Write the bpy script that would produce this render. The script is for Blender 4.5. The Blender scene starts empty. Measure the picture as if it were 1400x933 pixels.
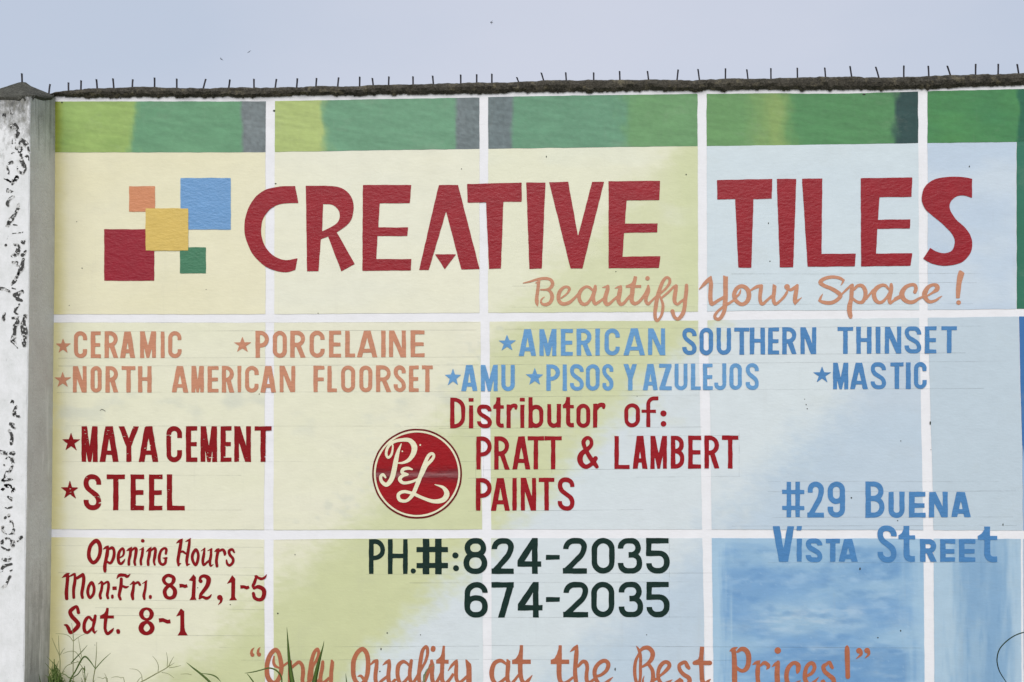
import bpy, math, random
import numpy as np
from mathutils import Matrix, Vector

# ------------------------------------------------------------------ camera, world, sun, exposure
SC = bpy.context.scene
COL = SC.collection
F_PX = 1429.0                       # focal length in photo pixels (photo is 1400 x 933)
CAM_LOC = np.array([0.0, -5.0, 1.65])
YAW, PITCH, ROLL = math.radians(1.6), math.radians(1.75), math.radians(-0.30)
CAM_M = Matrix.Rotation(YAW, 3, 'Z') @ Matrix.Rotation(math.pi / 2 + PITCH, 3, 'X') @ Matrix.Rotation(ROLL, 3, 'Z')
cam_data = bpy.data.cameras.new('camera')
cam_data.sensor_width = 36.0
cam_data.lens = 36.0 * F_PX / 1400.0
cam_data.clip_start = 0.05
cam_data.clip_end = 5000.0
cam = bpy.data.objects.new('camera', cam_data)
COL.objects.link(cam)
cam.location = CAM_LOC
cam.rotation_euler = CAM_M.to_euler('XYZ')
SC.camera = cam

SUN_ELEV, SUN_AZ = 43.0, 1.0       # the sun stands high behind the camera, spread wide by the overcast
world = bpy.data.worlds.new('World')
SC.world = world
world.use_nodes = True
wn, wl = world.node_tree.nodes, world.node_tree.links
wn.clear()
sky = wn.new('ShaderNodeTexSky')
sky.sky_type = 'NISHITA'
sky.sun_disc = False
sky.sun_elevation = math.radians(SUN_ELEV)
sky.sun_rotation = math.radians(180.0 + SUN_AZ)
sky.air_density, sky.dust_density, sky.ozone_density = 1.0, 3.0, 1.0
tcw = wn.new('ShaderNodeTexCoord')
cloud = wn.new('ShaderNodeTexNoise')
cloud.inputs['Scale'].default_value = 2.2
cloud.inputs['Detail'].default_value = 5.0
ramp = wn.new('ShaderNodeValToRGB')
ramp.color_ramp.elements[0].position, ramp.color_ramp.elements[0].color = 0.25, (5.7, 6.4, 7.75, 1)
ramp.color_ramp.elements[1].position, ramp.color_ramp.elements[1].color = 0.75, (6.75, 7.1, 8.25, 1)
mixw = wn.new('ShaderNodeMix')
mixw.data_type = 'RGBA'
mixw.inputs[0].default_value = 0.9
bg = wn.new('ShaderNodeBackground')
bg.inputs['Strength'].default_value = 0.051
wo = wn.new('ShaderNodeOutputWorld')
mpw = wn.new('ShaderNodeMapping')
mpw.inputs['Scale'].default_value = (1, 1, 2.5)
wl.new(tcw.outputs['Generated'], mpw.inputs['Vector'])
wl.new(mpw.outputs['Vector'], cloud.inputs['Vector'])
# a broad cloud bank, brightest straight ahead and thinning to both sides
sepw = wn.new('ShaderNodeSeparateXYZ')
wl.new(tcw.outputs['Generated'], sepw.inputs[0])
absx = wn.new('ShaderNodeMath'); absx.operation = 'ABSOLUTE'
offx = wn.new('ShaderNodeMath'); offx.operation = 'SUBTRACT'; offx.inputs[1].default_value = 0.06
wl.new(sepw.outputs['X'], offx.inputs[0]); wl.new(offx.outputs[0], absx.inputs[0])
bank = wn.new('ShaderNodeMath'); bank.operation = 'MULTIPLY_ADD'; bank.inputs[1].default_value = -0.95
wl.new(absx.outputs[0], bank.inputs[0]); wl.new(cloud.outputs['Fac'], bank.inputs[2])
bank2 = wn.new('ShaderNodeMath'); bank2.operation = 'ADD'; bank2.inputs[1].default_value = 0.22
wl.new(bank.outputs[0], bank2.inputs[0])
wl.new(bank2.outputs[0], ramp.inputs['Fac'])
wl.new(sky.outputs['Color'], mixw.inputs[6])
wl.new(ramp.outputs['Color'], mixw.inputs[7])
wl.new(mixw.outputs[2], bg.inputs['Color'])
wl.new(bg.outputs['Background'], wo.inputs['Surface'])

sun_d = bpy.data.lights.new('sun', 'SUN')
sun_d.energy = 1.5
sun_d.angle = math.radians(55.0)
sun_d.color = (1.0, 0.965, 0.92)
sun = bpy.data.objects.new('sun', sun_d)
COL.objects.link(sun)
el, az = math.radians(SUN_ELEV), math.radians(SUN_AZ)
sdir = Vector((-math.sin(az) * math.cos(el), -math.cos(az) * math.cos(el), math.sin(el)))
sun.rotation_euler = sdir.to_track_quat('Z', 'Y').to_euler()
sun.location = (-3, -8, 9)

vs = SC.view_settings
vs.view_transform = 'Standard'
vs.look = 'None'
vs.exposure = 0.94
vs.gamma = 1.0
vs.use_curve_mapping = False

# ------------------------------------------------------------------ helpers
RNG = np.random.RandomState(7)
_M = np.array(CAM_M)


def W(px, py, Y=0.0):
    """photo measurement -> point on the vertical plane y = Y"""
    px = np.asarray(px, float); py = np.asarray(py, float)
    d = np.stack([(px - 700.0) / F_PX, -(py - 466.5) / F_PX, -np.ones_like(px + py)], -1) @ _M.T
    t = (Y - CAM_LOC[1]) / d[..., 1]
    p = CAM_LOC + d * t[..., None]
    p[..., 1] = Y
    return p


def hash2(ix, iy, seed):
    h = (ix.astype(np.int64) * 374761393 + iy.astype(np.int64) * 668265263 + seed * 974634777) & 0xffffffff
    h = ((h ^ (h >> 13)) * 1274126177) & 0xffffffff
    return ((h ^ (h >> 16)) & 0xffff) / 65535.0


def vn(x, y, sx, sy, seed=0, octv=3):
    """value noise 0..1"""
    out = np.zeros(np.broadcast(x, y).shape); amp = 1.0; tot = 0.0
    for o in range(octv):
        u, v = np.asarray(x) / sx, np.asarray(y) / sy
        iu, iv = np.floor(u), np.floor(v)
        fu, fv = u - iu, v - iv
        fu, fv = fu * fu * (3 - 2 * fu), fv * fv * (3 - 2 * fv)
        a = hash2(iu, iv, seed + o); b = hash2(iu + 1, iv, seed + o)
        c = hash2(iu, iv + 1, seed + o); d = hash2(iu + 1, iv + 1, seed + o)
        out += amp * ((a * (1 - fu) + b * fu) * (1 - fv) + (c * (1 - fu) + d * fu) * fv)
        tot += amp; amp *= 0.5; sx /= 2.03; sy /= 2.03
    return out / tot


def sstep(a, b, x):
    t = np.clip((x - a) / (b - a), 0, 1)
    return t * t * (3 - 2 * t)


def lin(c):
    c = np.asarray(c, float) / 255.0
    return np.where(c <= 0.04045, c / 12.92, ((c + 0.055) / 1.055) ** 2.4)


def paint(c):
    """paint colour as a reflectance: white wall paint about 0.8"""
    return lin(c) * 0.93


def empty(name, loc, label=None, cat=None, group=None, parent=None):
    o = bpy.data.objects.new(name, None)
    COL.objects.link(o)
    o.empty_display_size = 0.1
    if parent is not None:
        o.parent = parent
    else:
        o.location = loc
    if label: o['label'] = label
    if cat: o['category'] = cat
    if group: o['group'] = group
    return o


def origin_of(p):
    v = Vector((0, 0, 0))
    while p is not None:
        v = v + p.location
        p = p.parent
    return np.array(v)


def mesh_obj(name, V, Fc, mat, parent=None, loc=None, smooth=False, colors=None, mats=None, fmat=None, label=None):
    V = np.asarray(V, float)
    org = origin_of(parent) if parent is not None else (np.asarray(loc, float) if loc is not None else np.zeros(3))
    me = bpy.data.meshes.new(name)
    me.from_pydata((V - org).tolist(), [], [list(map(int, f)) for f in Fc])
    if colors is not None:
        ca = me.color_attributes.new('paint', 'FLOAT_COLOR', 'POINT')
        cc = np.ones((len(V), 4), np.float32); cc[:, :3] = colors
        ca.data.foreach_set('color', cc.ravel())
    if mats is None: mats = [mat]
    for m in mats: me.materials.append(m)
    if fmat is not None: me.polygons.foreach_set('material_index', np.asarray(fmat, np.int32))
    if smooth: me.polygons.foreach_set('use_smooth', np.ones(len(me.polygons), bool))
    me.update()
    o = bpy.data.objects.new(name, me)
    COL.objects.link(o)
    if parent is not None: o.parent = parent
    elif loc is not None: o.location = loc
    if label: o['label'] = label
    return o


# ------------------------------------------------------------------ materials
def nmat(name):
    m = bpy.data.materials.new(name)
    m.use_nodes = True
    n, l = m.node_tree.nodes, m.node_tree.links
    return m, n, l, n['Principled BSDF']


def noise_node(n, l, vec, scale, detail=4.0, rough=0.55, sc=None):
    if sc is not None:
        mp = n.new('ShaderNodeMapping'); mp.inputs['Scale'].default_value = sc
        l.new(vec, mp.inputs['Vector']); vec = mp.outputs['Vector']
    t = n.new('ShaderNodeTexNoise')
    t.inputs['Scale'].default_value = scale
    t.inputs['Detail'].default_value = detail
    t.inputs['Roughness'].default_value = rough
    l.new(vec, t.inputs['Vector'])
    return t.outputs['Fac']


def mrange(n, l, val, a, b, c, d):
    r = n.new('ShaderNodeMapRange')
    r.inputs[1].default_value, r.inputs[2].default_value = a, b
    r.inputs[3].default_value, r.inputs[4].default_value = c, d
    l.new(val, r.inputs[0])
    return r.outputs[0]


def mixc(n, l, fac, a, b, mode='MIX'):
    m = n.new('ShaderNodeMix'); m.data_type = 'RGBA'; m.blend_type = mode
    for sock, v in ((m.inputs[0], fac), (m.inputs[6], a), (m.inputs[7], b)):
        if hasattr(v, 'is_linked') or hasattr(v, 'links'): l.new(v, sock)
        elif isinstance(v, (int, float)): sock.default_value = v
        else: sock.default_value = (*[float(q) for q in v], 1)
    return m.outputs[2]


def bump_of(n, l, h, dist, strength, prev=None):
    b = n.new('ShaderNodeBump')
    b.inputs['Strength'].default_value = strength
    b.inputs['Distance'].default_value = dist
    l.new(h, b.inputs['Height'])
    if prev is not None: l.new(prev, b.inputs['Normal'])
    return b.outputs['Normal']


def wall_bump(n, l, vec, k=1.0):
    """hand-trowelled plaster: fine grain, sideways trowel drag and slow undulation"""
    a = noise_node(n, l, vec, 70.0, 4.0, 0.6, (0.8, 1.0, 1.5))
    b = noise_node(n, l, vec, 22.0, 5.0, 0.6, (1.0, 1.0, 1.8))
    nb = bump_of(n, l, b, 0.006 * k, 0.5)
    return bump_of(n, l, a, 0.004 * k, 0.5, nb)


def wall_paint(name, rgb=None, rough=0.5, spec=0.35, bump=1.0, var=0.10, streak=0.10):
    m, n, l, p = nmat(name)
    tc = n.new('ShaderNodeTexCoord').outputs['Object']
    if rgb is None:
        at = n.new('ShaderNodeVertexColor'); at.layer_name = 'paint'
        base = at.outputs['Color']
    else:
        rg = n.new('ShaderNodeRGB'); rg.outputs[0].default_value = (*paint(rgb), 1)
        base = rg.outputs[0]
    f1 = noise_node(n, l, tc, 9.0, 5.0, 0.6, (1, 1, 1.6))
    f2 = noise_node(n, l, tc, 60.0, 4.0, 0.65, (0.35, 1, 2.2))     # brush drag
    g1 = mrange(n, l, f1, 0.3, 0.7, 1 - var, 1 + var * 0.5)
    g2 = mrange(n, l, f2, 0.3, 0.7, 1 - streak, 1 + streak * 0.5)
    mu = n.new('ShaderNodeMath'); mu.operation = 'MULTIPLY'
    l.new(g1, mu.inputs[0]); l.new(g2, mu.inputs[1])
    cmb = n.new('ShaderNodeCombineColor')
    for i in range(3): l.new(mu.outputs[0], cmb.inputs[i])
    c = mixc(n, l, 1.0, base, cmb.outputs[0], 'MULTIPLY')
    if rgb is None or name.startswith('white'):
        # faint rubbed grime, drips and hairline scuffs of years outdoors
        sm = noise_node(n, l, tc, 3.2, 7.0, 0.7, (1, 1, 1.8))
        c = mixc(n, l, mrange(n, l, sm, 0.55, 0.75, 0, 0.16), c, (0.42, 0.43, 0.36))
        dr = noise_node(n, l, tc, 16.0, 5.0, 0.7, (1, 1, 0.07))
        c = mixc(n, l, mrange(n, l, dr, 0.60, 0.76, 0, 0.12), c, (0.36, 0.36, 0.32))
        sc_ = noise_node(n, l, tc, 45.0, 6.0, 0.75, (0.5, 1, 1.4))
        c = mixc(n, l, mrange(n, l, sc_, 0.66, 0.78, 0, 0.22), c, (0.80, 0.80, 0.78))
    l.new(c, p.inputs['Base Color'])
    fr = noise_node(n, l, tc, 40.0, 3.0)
    l.new(mrange(n, l, fr, 0.3, 0.7, rough - 0.08, rough + 0.12), p.inputs['Roughness'])
    p.inputs['Specular IOR Level'].default_value = spec
    l.new(wall_bump(n, l, tc, bump), p.inputs['Normal'])
    return m


M = {}
M['tile'] = wall_paint('painted_plaster', None, 0.55, 0.3, 0.22, 0.04, 0.03)
M['white'] = wall_paint('white_wall_paint', (236, 236, 239), 0.6, 0.3, 0.22, 0.04, 0.02)
M['headline'] = wall_paint('deep_red_gloss_paint', (150, 20, 34), 0.38, 0.36, 0.85, 0.10, 0.06)
M['red'] = wall_paint('red_sign_paint', (152, 16, 28), 0.45, 0.24, 0.6, 0.10, 0.10)
M['darkred'] = wall_paint('dark_red_sign_paint', (138, 12, 20), 0.48, 0.22, 0.5, 0.12, 0.10)
M['salmon'] = wall_paint('terracotta_sign_paint', (200, 138, 108), 0.5, 0.35, 0.6, 0.08, 0.10)
M['salmon_light'] = wall_paint('pale_terracotta_paint', (198, 140, 110), 0.5, 0.35, 0.6, 0.06, 0.08)
M['rust'] = wall_paint('rust_orange_sign_paint', (178, 106, 76), 0.5, 0.35, 0.6, 0.10, 0.10)
M['blue'] = wall_paint('blue_sign_paint', (102, 156, 204), 0.5, 0.35, 0.6, 0.08, 0.10)
M['blue_deep'] = wall_paint('deep_blue_sign_paint', (76, 132, 186), 0.5, 0.35, 0.6, 0.08, 0.10)
M['ink'] = wall_paint('dark_green_sign_paint', (20, 46, 40), 0.5, 0.2, 0.6, 0.10, 0.12)
M['logo_orange'] = wall_paint('orange_square_paint', (208, 138, 98), 0.45, 0.4, 0.8, 0.05, 0.06)
M['logo_blue'] = wall_paint('blue_square_paint', (106, 154, 202), 0.38, 0.5, 0.8, 0.05, 0.06)
M['logo_red'] = wall_paint('crimson_square_paint', (148, 26, 44), 0.38, 0.36, 0.85, 0.08, 0.06)
M['logo_yellow'] = wall_paint('mustard_square_paint', (216, 186, 100), 0.5, 0.35, 0.7, 0.05, 0.06)
M['logo_green'] = wall_paint('green_square_paint', (66, 124, 92), 0.45, 0.4, 0.8, 0.10, 0.08)
M['cream'] = wall_paint('cream_emblem_paint', (232, 228, 196), 0.5, 0.35, 0.5, 0.06, 0.06)
M['emblem_red'] = wall_paint('emblem_red_paint', (156, 16, 26), 0.45, 0.24, 0.6, 0.10, 0.10)
M['emblem_ring'] = wall_paint('emblem_dark_rim_paint', (108, 10, 16), 0.48, 0.22, 0.5, 0.10, 0.10)


def emblem_mat():
    m = M['emblem_red']
    n, l = m.node_tree.nodes, m.node_tree.links
    p = n['Principled BSDF']
    old = p.inputs['Base Color'].links[0].from_socket
    tc = n.new('ShaderNodeTexCoord').outputs['Object']
    sp = n.new('ShaderNodeSeparateXYZ'); l.new(tc, sp.inputs[0])
    zc = float(W(565, 649)[2])
    ds = n.new('ShaderNodeMath'); ds.operation = 'SUBTRACT'; ds.inputs[1].default_value = zc
    l.new(sp.outputs['Z'], ds.inputs[0])
    ab = n.new('ShaderNodeMath'); ab.operation = 'ABSOLUTE'; l.new(ds.outputs[0], ab.inputs[0])
    f = noise_node(n, l, tc, 26.0, 6.0, 0.7, (0.5, 1, 2.2))
    f2 = noise_node(n, l, tc, 30.0, 7.0, 0.75, (0.35, 1, 3.2))
    def band(w, nz, a, b, top):
        mm = mrange(n, l, ab.outputs[0], 0.0, w, 1.0, 0.0)
        mu = n.new('ShaderNodeMath'); mu.operation = 'MULTIPLY'
        l.new(mm, mu.inputs[0]); l.new(nz, mu.inputs[1])
        return mrange(n, l, mu.outputs[0], a, b, 0, top)
    c = mixc(n, l, band(0.075, f, 0.20, 0.50, 0.75), old, (0.075, 0.012, 0.018))
    c = mixc(n, l, band(0.040, f2, 0.30, 0.60, 0.5), c, (0.50, 0.24, 0.24))
    l.new(c, p.inputs['Base Color'])


emblem_mat()
M['fleck'] = wall_paint('dark_speck', (62, 66, 58), 0.7, 0.2, 0.5, 0.2, 0.2)


def pencil_mat():
    m, n, l, p = nmat('pencil_line')
    tc = n.new('ShaderNodeTexCoord').outputs['Object']
    p.inputs['Base Color'].default_value = (0.13, 0.14, 0.14, 1)
    p.inputs['Roughness'].default_value = 0.8
    f = noise_node(n, l, tc, 3.0, 6.0, 0.7, (1, 1, 8))
    l.new(mrange(n, l, f, 0.40, 0.68, 0.03, 0.36), p.inputs['Alpha'])
    return m


M['pencil'] = pencil_mat()


def concrete_mat(name, dark, light, grain=30.0, bump=0.012, thr=(0.35, 0.65), moss=None):
    m, n, l, p = nmat(name)
    tc = n.new('ShaderNodeTexCoord').outputs['Object']
    f = noise_node(n, l, tc, 7.0, 8.0, 0.7)
    g = noise_node(n, l, tc, grain * 2.0, 5.0, 0.7)
    c = mixc(n, l, mrange(n, l, f, thr[0], thr[1], 0, 1), dark, light)
    c = mixc(n, l, mrange(n, l, g, 0.42, 0.72, 0.0, 0.75), c, [min(1, q * 1.9) for q in light])
    if moss is not None:
        f2 = noise_node(n, l, tc, 22.0, 6.0, 0.75)
        c = mixc(n, l, mrange(n, l, f2, 0.54, 0.64, 0, 0.8), c, moss)
    l.new(c, p.inputs['Base Color'])
    p.inputs['Roughness'].default_value = 0.95
    p.inputs['Specular IOR Level'].default_value = 0.15
    h = noise_node(n, l, tc, grain * 2.5, 6.0, 0.75)
    l.new(bump_of(n, l, h, bump, 0.8), p.inputs['Normal'])
    return m


M['coping'] = concrete_mat('weathered_dark_concrete', (0.026, 0.025, 0.021), (0.075, 0.068, 0.054), 55.0, 0.014, (0.3, 0.7), (0.17, 0.15, 0.10))
M['cap'] = concrete_mat('mildewed_cap_concrete', (0.028, 0.029, 0.025), (0.075, 0.074, 0.062), 45.0, 0.010, (0.3, 0.7), (0.12, 0.12, 0.10))
M['ghost'] = concrete_mat('rubbed_grey_paint_ghost', (0.30, 0.30, 0.295), (0.50, 0.50, 0.49), 60.0, 0.002)
M['back'] = concrete_mat('raw_cement_back', (0.20, 0.195, 0.18), (0.30, 0.295, 0.27), 30.0)


def metal_mat():
    m, n, l, p = nmat('dark_iron_spike')
    tc = n.new('ShaderNodeTexCoord').outputs['Object']
    f = noise_node(n, l, tc, 90.0, 4.0)
    l.new(mixc(n, l, mrange(n, l, f, 0.4, 0.65, 0, 1), (0.014, 0.014, 0.024), (0.034, 0.028, 0.032)), p.inputs['Base Color'])
    p.inputs['Roughness'].default_value = 0.7
    p.inputs['Metallic'].default_value = 0.2
    return m


M['iron'] = metal_mat()


def pillar_front_mat():
    """white paint with black mildew creeping down from the cap and small chips"""
    m, n, l, p = nmat('peeling_white_pillar_paint')
    tc = n.new('ShaderNodeTexCoord').outputs['Object']
    sp = n.new('ShaderNodeSeparateXYZ'); l.new(tc, sp.inputs[0])
    f = noise_node(n, l, tc, 16.0, 8.0, 0.72, (1, 1, 0.6))
    f2 = noise_node(n, l, tc, 60.0, 6.0, 0.7, (1, 1, 0.45))
    hgt = mrange(n, l, sp.outputs['Z'], PILLAR_TOP - 0.36, PILLAR_TOP + 0.02, 0.0, 0.60)
    ad = n.new('ShaderNodeMath'); ad.operation = 'ADD'
    l.new(hgt, ad.inputs[0]); l.new(f, ad.inputs[1])
    ad2 = n.new('ShaderNodeMath'); ad2.operation = 'MULTIPLY_ADD'
    l.new(f2, ad2.inputs[0]); ad2.inputs[1].default_value = 0.9; l.new(ad.outputs[0], ad2.inputs[2])
    mild = mrange(n, l, ad2.outputs[0], 1.14, 1.50, 0, 0.92)
    base = mixc(n, l, mrange(n, l, f, 0.4, 0.7, 0, 1), paint((232, 233, 234)), paint((214, 216, 215)))
    mould = mixc(n, l, mrange(n, l, f2, 0.40, 0.62, 0, 1), (0.022, 0.022, 0.018), (0.19, 0.188, 0.165))
    c = mixc(n, l, mild, base, mould)
    spk = noise_node(n, l, tc, 130.0, 2.0, 0.5)
    low = mrange(n, l, sp.outputs['Z'], 0.0, 0.75, 0.05, 0.0)
    ad3 = n.new('ShaderNodeMath'); ad3.operation = 'ADD'
    l.new(low, ad3.inputs[0]); l.new(spk, ad3.inputs[1])
    c = mixc(n, l, mrange(n, l, ad3.outputs[0], 0.735, 0.77, 0, 0.7), c, (0.12, 0.12, 0.11))
    l.new(c, p.inputs['Base Color'])
    p.inputs['Roughness'].default_value = 0.75
    h = noise_node(n, l, tc, 45.0, 6.0, 0.7)
    l.new(bump_of(n, l, h, 0.003, 0.5), p.inputs['Normal'])
    return m


def pillar_side_mat():
    """bare grey cement render with water streaks"""
    m, n, l, p = nmat('bare_cement_render')
    tc = n.new('ShaderNodeTexCoord').outputs['Object']
    sp = n.new('ShaderNodeSeparateXYZ'); l.new(tc, sp.inputs[0])
    f = noise_node(n, l, tc, 9.0, 7.0, 0.65)
    st = noise_node(n, l, tc, 30.0, 6.0, 0.7, (1, 1, 0.09))       # long vertical runs
    fine = noise_node(n, l, tc, 120.0, 5.0, 0.7)
    c = mixc(n, l, mrange(n, l, f, 0.35, 0.7, 0, 1), (0.60, 0.61, 0.59), (0.52, 0.52, 0.50))
    c = mixc(n, l, mrange(n, l, fine, 0.5, 0.75, 0, 0.35), c, (0.36, 0.36, 0.33))
    # dirt splashed up from the soil and runs below the cap, both broken up by noise
    lo = mrange(n, l, sp.outputs['Z'], 0.95, 0.05, -0.22, 0.30)
    hi = mrange(n, l, sp.outputs['Z'], PILLAR_TOP - 0.26, PILLAR_TOP - 0.06, -0.2, 0.2)
    mx = n.new('ShaderNodeMath'); mx.operation = 'MAXIMUM'
    l.new(lo, mx.inputs[0]); l.new(hi, mx.inputs[1])
    a = n.new('ShaderNodeMath'); a.operation = 'ADD'
    l.new(mx.outputs[0], a.inputs[0]); l.new(st, a.inputs[1])
    a2 = n.new('ShaderNodeMath'); a2.operation = 'MULTIPLY_ADD'
    l.new(f, a2.inputs[0]); a2.inputs[1].default_value = 0.35; l.new(a.outputs[0], a2.inputs[2])
    c = mixc(n, l, mrange(n, l, a2.outputs[0], 0.58, 1.05, 0, 0.75), c, (0.11, 0.112, 0.095))
    pale = noise_node(n, l, tc, 22.0, 3.0, 0.5, (1, 1, 0.12))
    c = mixc(n, l, mrange(n, l, pale, 0.66, 0.72, 0, 0.55), c, (0.72, 0.72, 0.70))
    l.new(c, p.inputs['Base Color'])
    p.inputs['Roughness'].default_value = 0.9
    h = noise_node(n, l, tc, 60.0, 6.0, 0.7)
    l.new(bump_of(n, l, h, 0.006, 0.6), p.inputs['Normal'])
    return m


def ground_mat():
    m, n, l, p = nmat('grassy_soil')
    tc = n.new('ShaderNodeTexCoord').outputs['Object']
    f = noise_node(n, l, tc, 0.9, 8.0, 0.65)
    g = noise_node(n, l, tc, 25.0, 6.0, 0.7)
    c = mixc(n, l, mrange(n, l, f, 0.42, 0.6, 0, 1), (0.17, 0.135, 0.09), (0.06, 0.085, 0.03))
    c = mixc(n, l, mrange(n, l, g, 0.4, 0.7, 0, 0.6), c, (0.09, 0.08, 0.05))
    l.new(c, p.inputs['Base Color'])
    p.inputs['Roughness'].default_value = 1.0
    l.new(bump_of(n, l, g, 0.03, 0.7), p.inputs['Normal'])
    return m


def leaf_mat(name, a, b):
    m, n, l, p = nmat(name)
    tc = n.new('ShaderNodeTexCoord').outputs['Object']
    f = noise_node(n, l, tc, 14.0, 4.0)
    l.new(mixc(n, l, mrange(n, l, f, 0.35, 0.65, 0, 1), a, b), p.inputs['Base Color'])
    p.inputs['Roughness'].default_value = 0.55
    p.inputs['Specular IOR Level'].default_value = 0.3
    return m


M['ground'] = ground_mat()
M['leaf'] = leaf_mat('green_grass_blade', (0.085, 0.14, 0.028), (0.13, 0.19, 0.05))
M['leaf_dark'] = leaf_mat('dark_green_blade', (0.052, 0.095, 0.014), (0.085, 0.14, 0.026))
M['stem'] = leaf_mat('olive_grass_stem', (0.19, 0.21, 0.09), (0.28, 0.29, 0.14))
M['vine'] = leaf_mat('dark_vine', (0.012, 0.028, 0.018), (0.02, 0.045, 0.02))
M['feather'] = leaf_mat('dark_feathers', (0.02, 0.02, 0.025), (0.03, 0.03, 0.035))


# ------------------------------------------------------------------ sign-writer: shapes -> signed distance -> filled mesh
def fillet(pts, r, closed=False):
    pts = [np.array(p, float) for p in pts]
    n = len(pts); out = []
    for i in range(n):
        p = pts[i]
        if not closed and i in (0, n - 1):
            out.append(p); continue
        a, b = pts[(i - 1) % n], pts[(i + 1) % n]
        la, lb = np.linalg.norm(a - p), np.linalg.norm(b - p)
        ka = 0.999 if (not closed and i - 1 == 0) else 0.5
        kb = 0.999 if (not closed and i + 1 == n - 1) else 0.5
        d = min(r, la * ka, lb * kb)
        A, B = p + (a - p) / la * d, p + (b - p) / lb * d
        C1, C2 = A + (p - A) * 0.55, B + (p - B) * 0.55
        for t in np.linspace(0, 1, 8):
            out.append((1 - t) ** 3 * A + 3 * (1 - t) ** 2 * t * C1 + 3 * (1 - t) * t * t * C2 + t ** 3 * B)
    if closed: out.append(out[0])
    res = [out[0]]
    for p in out[1:]:
        if np.linalg.norm(p - res[-1]) > 1e-3: res.append(p)
    return np.array(res)


def catmull(P, closed=False, sub=7):
    """rows (x, y[, w]); a repeated point is a corner"""
    P = [np.array(p, float) for p in P]
    if closed and np.allclose(P[0], P[-1]): P = P[:-1]
    runs = [[P[0]]]
    for q in P[1:]:
        if np.allclose(q[:2], runs[-1][-1][:2]): runs.append([q])
        else: runs[-1].append(q)
    if closed and len(runs) == 1:
        R = runs[0]; n = len(R); out = []
        for i in range(n):
            p0, p1, p2, p3 = R[(i - 1) % n], R[i], R[(i + 1) % n], R[(i + 2) % n]
            for t in np.arange(sub) / sub:
                out.append(0.5 * (2 * p1 + (p2 - p0) * t + (2 * p0 - 5 * p1 + 4 * p2 - p3) * t * t + (3 * p1 - p0 - 3 * p2 + p3) * t ** 3))
        out.append(out[0])
        return np.array(out)
    if closed:
        runs[-1].append(runs[0][0])
    out = []
    for R in runs:
        n = len(R)
        if n == 1: continue
        for i in range(n - 1):
            p1, p2 = R[i], R[i + 1]
            p0 = R[i - 1] if i > 0 else p1 * 2 - p2
            p3 = R[i + 2] if i + 2 < n else p2 * 2 - p1
            for t in np.arange(sub) / sub:
                out.append(0.5 * (2 * p1 + (p2 - p0) * t + (2 * p0 - 5 * p1 + 4 * p2 - p3) * t * t + (3 * p1 - p0 - 3 * p2 + p3) * t ** 3))
        out.append(R[-1])
    res = [out[0]]
    for p in out[1:]:
        if np.linalg.norm(p[:2] - res[-1][:2]) > 1e-4: res.append(p)
    return np.array(res)


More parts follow.
